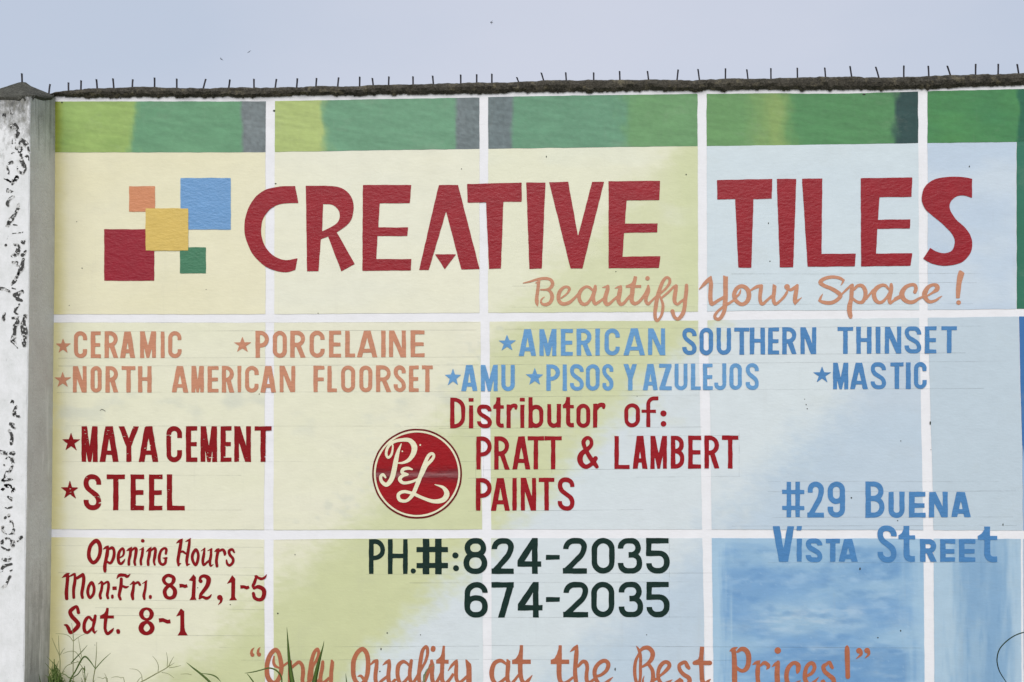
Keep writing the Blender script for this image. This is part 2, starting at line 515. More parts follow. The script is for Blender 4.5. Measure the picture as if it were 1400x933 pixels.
class Shape:
    """prims in photo units: ('poly', pts) ('hole', pts) ('path', rows x y w, butt_start, butt_end)"""

    def __init__(s): s.prims = []

    def poly(s, pts): s.prims.append(('poly', np.array(pts, float)))

    def hole(s, pts): s.prims.append(('hole', np.array(pts, float)))

    def rect(s, x0, y0, x1, y1): s.poly([(x0, y0), (x1, y0), (x1, y1), (x0, y1)])

    def path(s, pts, w=None, b0=True, b1=True):
        P = np.array(pts, float)
        if w is not None: P = np.concatenate([P[:, :2], np.full((len(P), 1), float(w))], 1)
        s.prims.append(('path', P, b0, b1))

    def dot(s, x, y, r, ry=None):
        a = np.linspace(0, 2 * np.pi, 20, endpoint=False)
        s.poly(np.stack([x + r * np.cos(a), y + (ry or r) * np.sin(a)], 1))

    def mesh(s, cell=0.6, wob=0.22, erode=None):
        allp = np.concatenate([p[1][:, :2] for p in s.prims])
        pad = 2.0 + max([p[1][:, 2].max() for p in s.prims if p[0] == 'path'] + [0]) * 0.55
        x0, y0 = allp.min(0) - pad; x1, y1 = allp.max(0) + pad
        nx, ny = int((x1 - x0) / cell) + 2, int((y1 - y0) / cell) + 2
        gx, gy = x0 + np.arange(nx) * cell, y0 + np.arange(ny) * cell
        D = np.full((ny, nx), 1e3)

        def sub(ax, ay, bx, by):
            i0, i1 = max(0, int((ax - x0) / cell) - 1), min(nx, int((bx - x0) / cell) + 3)
            j0, j1 = max(0, int((ay - y0) / cell) - 1), min(ny, int((by - y0) / cell) + 3)
            return slice(j0, j1), slice(i0, i1)

        def segd(X, Y, a, b):
            ab = b - a; L = ab @ ab + 1e-12
            t = np.clip(((X - a[0]) * ab[0] + (Y - a[1]) * ab[1]) / L, 0, 1)
            return np.hypot(X - a[0] - t * ab[0], Y - a[1] - t * ab[1]), t

        for pr in s.prims:
            P = pr[1]
            if pr[0] == 'path':
                seg = np.linalg.norm(np.diff(P[:, :2], axis=0), axis=1)
                cum = np.concatenate([[0], np.cumsum(seg)]); tot = cum[-1]
                for i in range(len(P) - 1):
                    a, b = P[i], P[i + 1]; ra, rb = a[2] / 2, b[2] / 2; rm = max(ra, rb) + 1.5
                    sl = sub(min(a[0], b[0]) - rm, min(a[1], b[1]) - rm, max(a[0], b[0]) + rm, max(a[1], b[1]) + rm)
                    X, Y = np.meshgrid(gx[sl[1]], gy[sl[0]])
                    d, t = segd(X, Y, a[:2], b[:2])
                    d = d - (ra + t * (rb - ra))
                    if pr[2] and cum[i] < P[0, 2] * 0.75:
                        u = (P[1, :2] - P[0, :2]) / (seg[0] + 1e-9)
                        d = np.maximum(d, -((X - P[0, 0]) * u[0] + (Y - P[0, 1]) * u[1]))
                    if pr[3] and tot - cum[i + 1] < P[-1, 2] * 0.75:
                        u = (P[-2, :2] - P[-1, :2]) / (seg[-1] + 1e-9)
                        d = np.maximum(d, -((X - P[-1, 0]) * u[0] + (Y - P[-1, 1]) * u[1]))
                    D[sl] = np.minimum(D[sl], d)
            else:
                sl = sub(P[:, 0].min() - 2, P[:, 1].min() - 2, P[:, 0].max() + 2, P[:, 1].max() + 2)
                X, Y = np.meshgrid(gx[sl[1]], gy[sl[0]])
                d = np.full(X.shape, 1e3); ins = np.zeros(X.shape, bool)
                for i in range(len(P)):
                    a, b = P[i], P[(i + 1) % len(P)]
                    d = np.minimum(d, segd(X, Y, a, b)[0])
                    if a[1] != b[1]:
                        c = (a[1] > Y) != (b[1] > Y)
                        ins ^= c & (X < (b[0] - a[0]) * (Y - a[1]) / (b[1] - a[1]) + a[0])
                d = np.where(ins, -d, d)
                D[sl] = np.minimum(D[sl], d) if pr[0] == 'poly' else np.maximum(D[sl], -d)
        X, Y = np.meshgrid(gx, gy)
        if wob:
            D = D + wob * (np.sin(0.23 * X + 0.11 * Y) * 0.5 + np.sin(0.31 * Y - 0.12 * X + 1.3) * 0.5
                           + (vn(X, Y, 5.0, 5.0, 11, 2) - 0.5) * 1.6)
        if erode is not None: D = erode(X, Y, D)
        D[0, :] = D[-1, :] = 5; D[:, 0] = D[:, -1] = 5
        D = np.where(np.abs(D) < 1e-4, 1e-4, D)
        # marching squares fill
        inside = D < 0
        k = inside[:-1, :-1].astype(int) + inside[:-1, 1:] + inside[1:, 1:] + inside[1:, :-1]
        verts, idx, faces = [], {}, []

        def vid(kx, ky, pos):
            q = (kx, ky)
            if q not in idx:
                idx[q] = len(verts); verts.append(pos)
            return idx[q]

        def gv(j, i): return vid(2 * i, 2 * j, (gx[i], gy[j]))

        def ev(j, i, j2, i2):
            a, b = D[j, i], D[j2, i2]; t = a / (a - b)
            return vid(i + i2, j + j2, (gx[i] + (gx[i2] - gx[i]) * t, gy[j] + (gy[j2] - gy[j]) * t))
        js, is_ = np.nonzero((k > 0) & (k < 4))
        for j, i in zip(js.tolist(), is_.tolist()):
            c = [(j, i), (j, i + 1), (j + 1, i + 1), (j + 1, i)]
            f = []
            for q in range(4):
                (ja, ia), (jb, ib) = c[q], c[(q + 1) % 4]
                if inside[ja, ia]: f.append(gv(ja, ia))
                if inside[ja, ia] != inside[jb, ib]: f.append(ev(ja, ia, jb, ib))
            if len(f) >= 3: faces.append(f)
        full = k == 4
        for j in range(full.shape[0]):
            row = full[j]
            if not row.any(): continue
            e = np.diff(np.concatenate([[0], row.astype(int), [0]]))
            for a, b in zip(np.nonzero(e == 1)[0].tolist(), np.nonzero(e == -1)[0].tolist()):
                faces.append([gv(j, a), gv(j, b), gv(j + 1, b), gv(j + 1, a)])
        return np.array(verts), faces


def put(shape, name, mat, parent, off, Y=0.0, cell=0.6, wob=0.22, erode=None, label=None):
    v, f = shape.mesh(cell, wob, erode)
    if len(f) == 0: return None
    w = W(v[:, 0], v[:, 1], Y)
    w[:, 1] = Y - off
    return mesh_obj(name, w, [q[::-1] for q in f], mat, parent, label=label)


def parse(txt, ox, oy, k, shape=None):
    """traced strokes: 's x,y,w ..' brush spline, 'b' = spline with butt ends, 'c' closed spline, 'l' straight butt line, 'p' polygon, 'P' smooth polygon, 'h' smooth hole, 'o' dot x,y,d"""
    S = shape or Shape()
    for line in txt.split('|'):
        tk = line.split()
        if not tk: continue
        kind = tk[0]; rows = []; w = 10.0
        for t in tk[1:]:
            q = [float(z) for z in t.split(',')]
            if len(q) > 2: w = q[2]
            rows.append((ox + q[0] / k, oy + q[1] / k, w / k))
        R = np.array(rows)
        if kind == 's': S.path(catmull(R), b0=False, b1=False)
        elif kind == 'b': S.path(catmull(R), b0=True, b1=True)
        elif kind == 'c': S.path(catmull(R, True), b0=False, b1=False)
        elif kind == 'l': S.path(R)
        elif kind == 'p': S.poly(R[:, :2])
        elif kind == 'P': S.poly(catmull(R[:, :2], True))
        elif kind == 'h': S.hole(catmull(R[:, :2], True))
        elif kind == 'o':
            for r in R: S.dot(r[0], r[1], r[2] / 2)
    return S


def glyph(ch, x0, x1, y0, y1, v, h):
    S = Shape(); Wd, H = x1 - x0, y1 - y0; cx = (x0 + x1) / 2
    xl, xr, t, b = x0 + v / 2, x1 - v / 2, y0 + h / 2, y1 - h / 2
    R = min((Wd - v) * 0.5, H * 0.26)
    R = max(R, 0.5)
    vv = v * 1.12
    if ch == 'C':
        S.path(fillet([(xr, y0 + .33 * H), (xr, t), (xl, t), (xl, b), (xr, b), (xr, y1 - .33 * H)], R), (v + h) / 2)
    elif ch in 'S':
        r2 = min((Wd - v) * .5, H * .2)
        S.path(fillet([(xr, y0 + .29 * H), (xr, t), (xl, t), (xl, y0 + .36 * H), (cx, y0 + .5 * H), (xr, y0 + .64 * H), (xr, b), (xl, b), (xl, y1 - .29 * H)], r2), (v + h) / 2)
    elif ch in 'O0o':
        S.path(fillet([(xl, t), (xr, t), (xr, b), (xl, b)], R, True), (v + h) / 2, False, False)
    elif ch == 'U': S.path(fillet([(xl, y0), (xl, b), (xr, b), (xr, y0)], R), (v + h) / 2)
    elif ch == 'u':
        S.path(fillet([(xl, y0), (xl, b), (xr, b), (xr, y0)], R), (v + h) / 2); S.rect(x1 - v, y0, x1, y1)
    elif ch == 'J': S.path(fillet([(xr, y0), (xr, b), (xl, b), (xl, y1 - .28 * H)], R), (v + h) / 2)
    elif ch == 'D':
        S.rect(x0, y0, x0 + v, y1); S.path(fillet([(x0, t), (xr, t), (xr, b), (x0, b)], Wd * .6), (v + h) / 2)
    elif ch in 'PR':
        m = y0 + (.54 if ch == 'P' else .52) * H
        S.rect(x0, y0, x0 + v, y1); S.path(fillet([(x0, t), (xr, t), (xr, m), (x0, m)], min(Wd * .5, H * .24)), (v + h) / 2)
        if ch == 'R': S.poly([(x0 + .34 * Wd, m), (x0 + .34 * Wd + vv, m), (x1 + .03 * Wd, y1), (x1 - vv + .03 * Wd, y1)])
    elif ch == 'B':
        m = y0 + .47 * H; r2 = min(Wd * .45, H * .2)
        S.rect(x0, y0, x0 + v, y1); S.path(fillet([(x0, t), (xr - .05 * Wd, t), (xr - .05 * Wd, m), (x0, m)], r2), (v + h) / 2)
        S.path(fillet([(x0, m), (xr, m), (xr, b), (x0, b)], r2 * 1.1), (v + h) / 2)
    elif ch in 'EF':
        S.rect(x0, y0, x0 + v, y1); S.rect(x0, y0, x1, y0 + h); S.rect(x0, y0 + .44 * H, x1 - .05 * Wd, y0 + .44 * H + h)
        if ch == 'E': S.rect(x0, y1 - h, x1, y1)
    elif ch == 'L': S.rect(x0, y0, x0 + v, y1); S.rect(x0, y1 - h, x1, y1)
    elif ch == 'T': S.rect(x0, y0, x1, y0 + h); S.rect(cx - v / 2, y0, cx + v / 2, y1)
    elif ch == 'I': S.rect(x0, y0, x1, y1)
    elif ch == 'H': S.rect(x0, y0, x0 + v, y1); S.rect(x1 - v, y0, x1, y1); S.rect(x0, y0 + .46 * H - h / 2 + 1, x1, y0 + .46 * H + h / 2 + 1)
    elif ch in 'AV':
        a = vv * .66; f = (lambda y: y) if ch == 'A' else (lambda y: y0 + y1 - y)
        S.poly([(cx - a, f(y0)), (cx - a + vv, f(y0)), (x0 + vv, f(y1)), (x0, f(y1))])
        S.poly([(cx + a - vv, f(y0)), (cx + a, f(y0)), (x1, f(y1)), (x1 - vv, f(y1))])
        if ch == 'A':
            ya, yb = y0 + .68 * H, y0 + .68 * H + h; q = .68
            S.poly([(cx - (cx - x0) * q + vv * .3, ya), (cx + (x1 - cx) * q - vv * .3, ya), (cx + (x1 - cx) * (q + .1) - vv * .3, yb), (cx - (cx - x0) * (q + .1) + vv * .3, yb)])
    elif ch == 'M':
        S.rect(x0, y0, x0 + v * .92, y1); S.rect(x1 - v * .92, y0, x1, y1)
        S.poly([(x0, y0), (x0 + v * 1.05, y0), (cx, y0 + .56 * H), (x1 - v * 1.05, y0), (x1, y0), (cx + .3 * v, y1), (cx - .3 * v, y1)])
    elif ch == 'N':
        S.rect(x0, y0, x0 + v * .92, y1); S.rect(x1 - v * .92, y0, x1, y1)
        S.poly([(x0, y0), (x0 + 1.15 * v, y0), (x1, y1), (x1 - 1.15 * v, y1)])
    elif ch == 'Y':
        m = y0 + .52 * H
        S.rect(cx - v / 2, m - 1, cx + v / 2, y1)
        S.poly([(x0, y0), (x0 + vv, y0), (cx + v / 2, m), (cx - v / 2, m + 2)]); S.poly([(x1 - vv, y0), (x1, y0), (cx + v / 2, m + 2), (cx - v / 2, m)])
    elif ch == 'Z':
        S.rect(x0, y0, x1, y0 + h); S.rect(x0, y1 - h, x1, y1); S.poly([(x1 - vv * 1.1, y0 + h * .5), (x1, y0 + h * .5), (x0 + vv * 1.1, y1 - h * .5), (x0, y1 - h * .5)])
    elif ch == '#':
        S.rect(x0 + .20 * Wd, y0, x0 + .20 * Wd + v, y1); S.rect(x1 - .20 * Wd - v, y0, x1 - .20 * Wd, y1)
        S.rect(x0, y0 + .23 * H, x1, y0 + .23 * H + h * .85); S.rect(x0, y0 + .68 * H, x1, y0 + .68 * H + h * .85)
    elif ch == '2':
        S.path(fillet([(xl, y0 + .31 * H), (xl, t), (xr, t), (xr, y0 + .40 * H), (x0 + v * .62, y1 - h * .6)], R), (v + h) / 2); S.rect(x0, y1 - h, x1, y1)
    elif ch == '3':
        m = y0 + .475 * H; q = xr - .05 * Wd; r2 = min((Wd - v) * .5, H * .2)
        S.path(fillet([(xl, y0 + .30 * H), (xl, t), (q, t), (q, m), (cx - .06 * Wd, m)], r2), (v + h) / 2)
        S.path(fillet([(cx - .06 * Wd, m), (xr, m), (xr, b), (xl, b), (xl, y1 - .30 * H)], r2), (v + h) / 2)
    elif ch == '4':
        s0, s1 = x0 + .61 * Wd, x0 + .61 * Wd + v
        S.rect(s0, y0, s1, y1); S.rect(x0, y0 + .65 * H, x1, y0 + .65 * H + h)
        S.poly([(s0 + v * .05, y0), (s1, y0), (s1, y0 + .05 * H), (x0 + v * 1.05, y0 + .70 * H), (x0, y0 + .70 * H), (x0, y0 + .62 * H)])
    elif ch == '5':
        m = y0 + .43 * H; r2 = min((Wd - v) * .5, H * .22)
        S.rect(x0, y0, x0 + v * .92, y0 + .5 * H); S.rect(x0, y0, x1 - .04 * Wd, y0 + h)
        S.path(fillet([(x0 + .1 * v, m), (xr, m), (xr, b), (xl, b), (xl, y1 - .29 * H)], r2), (v + h) / 2)
    elif ch in '69':
        f = (lambda p: p) if ch == '6' else (lambda p: (x0 + x1 - p[0], y0 + y1 - p[1]))
        m = y0 + .45 * H
        S.path(fillet([f(p) for p in [(xr, y0 + .30 * H), (xr, t), (xl, t), (xl, b - .2 * H)]], R), (v + h) / 2)
        S.path(fillet([f(p) for p in [(xl, m), (xr, m), (xr, b), (xl, b)]], min((Wd - v) * .5, H * .22), True), (v + h) / 2, False, False)
    elif ch == '7': S.rect(x0, y0, x1, y0 + h); S.poly([(x1 - vv, y0 + h * .5), (x1, y0 + h * .5), (x0 + .30 * Wd + vv, y1), (x0 + .30 * Wd, y1)])
    elif ch == '8':
        m = y0 + .465 * H; r2 = min((Wd - v) * .5, H * .22)
        S.path(fillet([(xl + .04 * Wd, t), (xr - .04 * Wd, t), (xr - .04 * Wd, m), (xl + .04 * Wd, m)], r2, True), (v + h) / 2, False, False)
        S.path(fillet([(xl, m), (xr, m), (xr, b), (xl, b)], r2, True), (v + h) / 2, False, False)
    elif ch == '-': S.rect(x0, y0, x1, y1)
    elif ch == '.': S.dot(cx, (y0 + y1) / 2, Wd / 2, H / 2)
    elif ch == '*':
        pts = []
        for i in range(10):
            r = 1.0 if i % 2 == 0 else 0.40; a = -math.pi / 2 + i * math.pi / 5
            pts.append((cx + r * math.cos(a) * Wd / 1.90, y0 + H * .5 / .905 * (1.0 + r * math.sin(a)) * 1.0))
        S.poly(pts)
    elif ch == 'i':
        S.rect(x0 + .08 * Wd, y0 + .25 * H, x1 - .08 * Wd, y1); S.rect(x0, y0 + .02 * H, x1, y0 + .135 * H)
    elif ch == 't':
        sx = x0 + .48 * Wd
        S.path(fillet([(sx, y0), (sx, b), (x1, b - .02 * H)], Wd * .35), v)
        S.rect(x0, y0 + .26 * H, x1, y0 + .26 * H + h * .85)
        S.poly([(x0, y0 + .27 * H), (x0 + .2 * Wd, y0 + .2 * H), (sx - v * .45, y0 + .06 * H), (sx, y0 + .05 * H), (sx, y0 + .35 * H), (x0, y0 + .36 * H)])
    elif ch == 'r':
        S.rect(x0, y0, x0 + v, y1); S.path(catmull([(x0 + v * .5, y0 + .30 * H, h * .8), (cx, y0 + .08 * H, h), (x1 - v * .4, y0 + .06 * H, h), (x1 - v * .3, y0 + .17 * H, h * .7)]), b0=False, b1=False)
    elif ch == 'b':
        S.rect(x0, y0, x0 + v, y1)
        S.path(fillet([(xl, y0 + .25 * H + h / 2), (xr, y0 + .25 * H + h / 2), (xr, b), (xl, b)], min((Wd - v) * .5, H * .2), True), (v + h) / 2, False, False)
    elif ch == 'f':
        sx = x0 + .40 * Wd
        S.path(fillet([(x1, t), (sx, t), (sx, y1)], Wd * .35), (v + h) / 2); S.rect(x0, y0 + .43 * H, x0 + .85 * Wd, y0 + .43 * H + h * .85)
    return S


# ------------------------------------------------------------------ ground
g = mesh_obj('ground', [(-900, -900, 0), (900, -900, 0), (900, 900, 0), (-900, 900, 0)], [(0, 1, 2, 3)], M['ground'])
g['kind'] = 'structure'


def ground_py(px, Y):
    lo, hi = 700.0, 2200.0
    for _ in range(40):
        mid = (lo + hi) / 2
        if W(px, mid, Y)[2] > 0: lo = mid
        else: hi = mid
    return lo


# ------------------------------------------------------------------ the painted boundary wall
X_END = 1760.0
XL = W(58, 500)[0]; XR = W(X_END, 500)[0]
wall = empty('boundary_wall', ((XL + XR) / 2, 0, 0),
             'rendered boundary wall hand painted with a shop sign of pastel tiles', 'wall')
wall['kind'] = 'thing'


def I(pts):
    a = np.array(pts, float)
    def f(x):
        x = np.asarray(x, float)
        y = np.interp(x, a[:, 0], a[:, 1])
        s = (a[-1, 1] - a[-2, 1]) / (a[-1, 0] - a[-2, 0])
        return np.where(x > a[-1, 0], a[-1, 1] + s * (x - a[-1, 0]), y)
    return f


cop_top = I([(58, 129), (72, 127), (80, 124), (90, 122.5), (110, 121), (150, 119), (180, 118), (200, 117.5), (215, 119), (230, 120), (290, 119.5), (350, 119), (400, 119), (440, 117),
             (500, 116), (560, 115), (620, 113), (700, 111.5), (750, 109.5), (840, 107), (870, 109), (960, 107.5), (1000, 106.5), (1050, 106.5), (1130, 104),
             (1200, 104), (1260, 103.5), (1290, 102), (1310, 101), (1400, 99)])
cop_bot = I([(58, 132), (90, 132.3), (150, 133.2), (350, 132.4), (420, 130.6), (560, 128.6), (660, 127.8), (700, 126), (800, 125.3), (960, 123.4), (1050, 122.4), (1150, 122.8),
             (1250, 121.7), (1310, 119.3), (1400, 116)])
y_r1t = I([(58, 139), (350, 139), (380, 138.5), (640, 134), (700, 132.3), (950, 128.8), (1050, 128), (1150, 128.5), (1250, 125.5), (1400, 122)])
y_r1b = I([(58, 208.7), (350, 208.5), (500, 206), (650, 203.7), (950, 200), (1060, 199), (1250, 196), (1389, 194.3)])
y_h1t = I([(58, 430), (320, 430), (660, 428), (950, 426.3), (1050, 424.6), (1250, 424), (1390, 422.5)])
y_h1b = I([(58, 441.3), (320, 441.5), (660, 440), (950, 438.5), (1050, 437), (1250, 435), (1390, 433)])
y_h2t = I([(58, 723.5), (200, 724), (380, 725), (500, 724.5), (650, 724), (1000, 724), (1390, 725.5)])
y_h2b = I([(58, 734.5), (200, 736), (380, 738), (500, 736.5), (650, 736), (1000, 736), (1390, 737)])
V = [(I([(130, 363.5), (208, 363), (430, 363), (560, 362), (723, 361), (933, 362)]), I([(130, 376), (430, 375), (723, 374), (933, 374.5)])),
     (I([(130, 655.5), (430, 655.5), (440, 657), (600, 657.5), (723, 659), (933, 660.5)]), I([(130, 667.5), (430, 667.5), (440, 669.5), (723, 671.5), (933, 672.5)])),
     (I([(130, 953.5), (430, 954.5), (560, 957), (723, 960), (933, 964)]), I([(130, 966), (430, 967), (560, 971), (723, 973), (933, 975.5)])),
     (I([(125, 1255), (430, 1256.5), (560, 1259), (723, 1262), (933, 1264)]), I([(125, 1268), (430, 1268.5), (560, 1272), (660, 1275), (723, 1276), (933, 1277.5)]))]
x_left = I([(100, 60), (1000, 60)])
x_end = I([(100, X_END - 8), (1000, X_END - 8)])
x_r2 = I([(190, 1389), (430, 1389.3)])
x_r2b = I([(190, 1389.8), (430, 1390.1)])
x_r3 = I([(430, 1392.3), (520, 1394), (610, 1396.7), (725, 1397.5)])
x_r3b = I([(430, 1393.1), (520, 1394.8), (610, 1397.4), (725, 1398.3)])
x_r4 = I([(735, 1395.5), (933, 1396.5)])
x_r4b = I([(735, 1398.5), (933, 1399.5)])
BOT = 962.0
y_bot = I([(58, BOT), (1700, BOT)])

# body of the wall: white painted render in front, raw cement behind
xs = np.linspace(58, X_END, 60)
ymid = (cop_top(xs) * 0.35 + cop_bot(xs) * 0.65)
top = W(xs, ymid); TH = 0.15
base = top.copy(); base[:, 2] = -0.3
topb, baseb = top.copy(), base.copy(); topb[:, 1] = TH; baseb[:, 1] = TH
n = len(xs)
VV = np.concatenate([base, top, topb, baseb])
FF, FM = [], []
for i in range(n - 1):
    FF += [(i, i + 1, n + i + 1, n + i), (n + i, n + i + 1, 2 * n + i + 1, 2 * n + i), (2 * n + i, 2 * n + i + 1, 3 * n + i + 1, 3 * n + i)]
    FM += [0, 0, 1]
FF += [(n - 1, 4 * n - 1, 3 * n - 1, 2 * n - 1), (0, n, 2 * n, 3 * n)]; FM += [1, 1]
mesh_obj('wall_body', VV, FF, None, wall, mats=[M['white'], M['back']], fmat=FM)

# coping of rough dark concrete with a ragged lower edge
xs = np.arange(58, X_END + 1, 1.3)
nt = (vn(xs, xs * 0, 40, 1, 3, 4) - 0.5) * 3.2 + (vn(xs, xs * 0, 6, 1, 5, 2) - 0.5) * 1.0
nb = (vn(xs, xs * 0, 22, 1, 21, 3) - 0.5) * 2.4 + (vn(xs, xs * 0, 4.0, 1, 23, 3) - 0.5) * 2.8
nb = nb + np.where(vn(xs, xs * 0, 9, 1, 29, 2) > 0.70, 1.6, 0)
zt, zb = W(xs, cop_top(xs) + nt, -0.015), W(xs, cop_bot(xs) + nb, -0.004)
prof = [(0.004, 0.02), (-0.009, 0.0), (-0.020, 0.22), (-0.024, 0.5), (-0.020, 0.78), (-0.006, 0.97), (0.03, 1.0), (0.09, 0.99), (0.15, 0.9), (0.172, 0.5), (0.165, 0.0)]
VV = []
for j, (yy, fz) in enumerate(prof):
    p = zb + (zt - zb) * fz
    p[:, 1] = yy
    if 1 < j < 6:
        p[:, 1] += (vn(xs, xs * 0 + j * 7.0, 7, 1, 31 + j, 3) - 0.5) * 0.016
        p[:, 2] += (vn(xs, xs * 0 + j * 7.0, 8, 1, 61 + j, 2) - 0.5) * 0.006 * (j < 5)
    VV.append(p)
VV = np.concatenate(VV); n = len(xs)
FF = [(j * n + i, (j + 1) * n + i, (j + 1) * n + i + 1, j * n + i + 1)[::-1] for j in range(len(prof) - 1) for i in range(n - 1)]
FF += [tuple(j * n for j in range(len(prof))), tuple(j * n + n - 1 for j in range(len(prof)))[::-1]]
mesh_obj('coping', VV, FF, M['coping'], wall, smooth=False)


def spike(tx, ty, bx, by, parent, Y=0.02, r=0.0042):
    """a cut-off iron bar set in the mortar: six sided, with a slight burr at the tip"""
    dx, dy = bx - tx, by - ty
    P = [W(bx + dx * 0.35, by + dy * 0.35, Y), W(tx + dx * .5, ty + dy * .5, Y), W(tx, ty, Y)]
    VV, FF = [], []
    lean = RNG.uniform(-0.012, 0.012)
    for k, p in enumerate(P):
        rr = r * (1.0, 0.97, 1.06)[k]
        for a in range(6):
            t = a * math.pi / 3 + 0.3
            VV.append(p + np.array([rr * math.cos(t), rr * math.sin(t) + lean * k / 2, 0.0012 * math.sin(t * 2) if k == 2 else 0]))
    for k in range(2):
        for a in range(6): FF.append((k * 6 + a, k * 6 + (a + 1) % 6, k * 6 + 6 + (a + 1) % 6, k * 6 + 6 + a))
    FF.append(tuple(range(12, 18))); FF.append(tuple(range(5, -1, -1)))
    return mesh_obj('spike', VV, FF, M['iron'], parent)


SP = []
for ox, lst in ((0, '371,130,374,172 445,122,443,162 532,118,532,158 620,112,622,153 722,112,723,151 848,108,846,156 967,112,967,160 1122,110,1112,160 1261,120,1252,160 1388,112,1389,158'),
                (350, '109,110,105,158 228,112,223,156 331,108,328,152 450,102,447,148 569,104,567,150 636,108,641,146 726,98,725,145 858,98,859,143 966,96,970,138 1120,92,1120,132 1207,88,1207,128 1290,86,1290,128'),
                (700, '26,104,34,124 160,80,174,124 294,75,297,120 447,76,447,120 588,72,590,116 741,70,747,118 908,64,903,114 1017,60,1024,110 1167,57,1167,110 1285,60,1290,108'),
                (1050, '15,56,16,104 160,53,161,108 312,50,315,103 448,44,457,99 593,44,606,102 740,43,742,98 879,40,880,96 980,42,997,92 1135,32,1135,82 1261,30,1259,78 1363,32,1370,78')):
    for t in lst.split():
        a, b, c, d = [float(q) for q in t.split(',')]
        SP.append((ox + a / 4, 80 + b / 4, ox + c / 4, 80 + d / 4))
for x in range(1427, 1740, 31): SP.append((x + RNG.uniform(-3, 3), 86 - (x - 1400) * .012, x, 99 - (x - 1400) * .012))
for s in SP: spike(*s, wall)


# ---- the painted tiles
def row1(x, y, c):
    """top band: dry-brushed coats, grainy where the roller skipped"""
    o = row1_base(x, y, c)
    grain = (vn(x, y, 3.6, 3.2, 201, 2) - .5)
    drag = (vn(x + y * .6, y - x * .15, 34, 4, 203, 4) - .5)
    gray = np.clip(1 - (o.max(-1) - o.min(-1)) / 34.0, 0, 1)
    o = o * .94 + o.mean(-1)[..., None] * .02
    return o * (1 + drag * .16 + grain * (.07 + .30 * gray))[..., None]


def row1_base(x, y, c):
    e = (vn(x, y, 14, 30, 90, 4) - 0.5) * 22
    def tr(a, w=4): return sstep(a - w, a + w, x + e * (w / 6.0))
    if c == 0:
        o = mixn((148, 180, 100), (164, 192, 110), vn(x, y, 40, 14, 2, 3))
        o = mixn((146, 156, 52), o, sstep(74, 90, x + e * .2))  # olive left edge: yellow tint with the pillar's corner shade painted in
        o = mixn(o, mixn((104, 156, 118), (112, 164, 124), vn(x, y, 60, 30, 3, 3)), tr(183, 8))
        return mixn(o, (122, 132, 134), tr(331, 2.5))
    if c == 1:
        o = mixn((180, 198, 122), (112, 162, 128), tr(447, 7))
        return mixn(o, (116, 128, 130), tr(623, 2.5))
    if c == 2:
        o = mixn((112, 126, 128), (106, 156, 124), tr(701, 3))
        return mixn(o, (112, 160, 108), tr(852, 12))
    if c == 3:
        o = mixn((110, 158, 100), (142, 170, 100), sstep(1005, 1070, x + e * 1.4))
        o = mixn(o, (86, 144, 92), sstep(1058, 1098, x + e * 1.4))
        return mixn(o, (44, 76, 74), tr(1222, 7))
    o = mixn((82, 146, 84), (68, 134, 86), vn(x, y, 50, 30, 4, 3))
    return mixn(o, (40, 104, 78), tr(1391, 3))


def mixn(a, b, t):
    a = np.asarray(a, float); b = np.asarray(b, float); t = np.asarray(t)[..., None]
    return a * (1 - t) + b * t


CREAM, GREEN, PALE, SOFT = (231, 229, 208), (211, 215, 174), (214, 222, 226), (197, 210, 221)


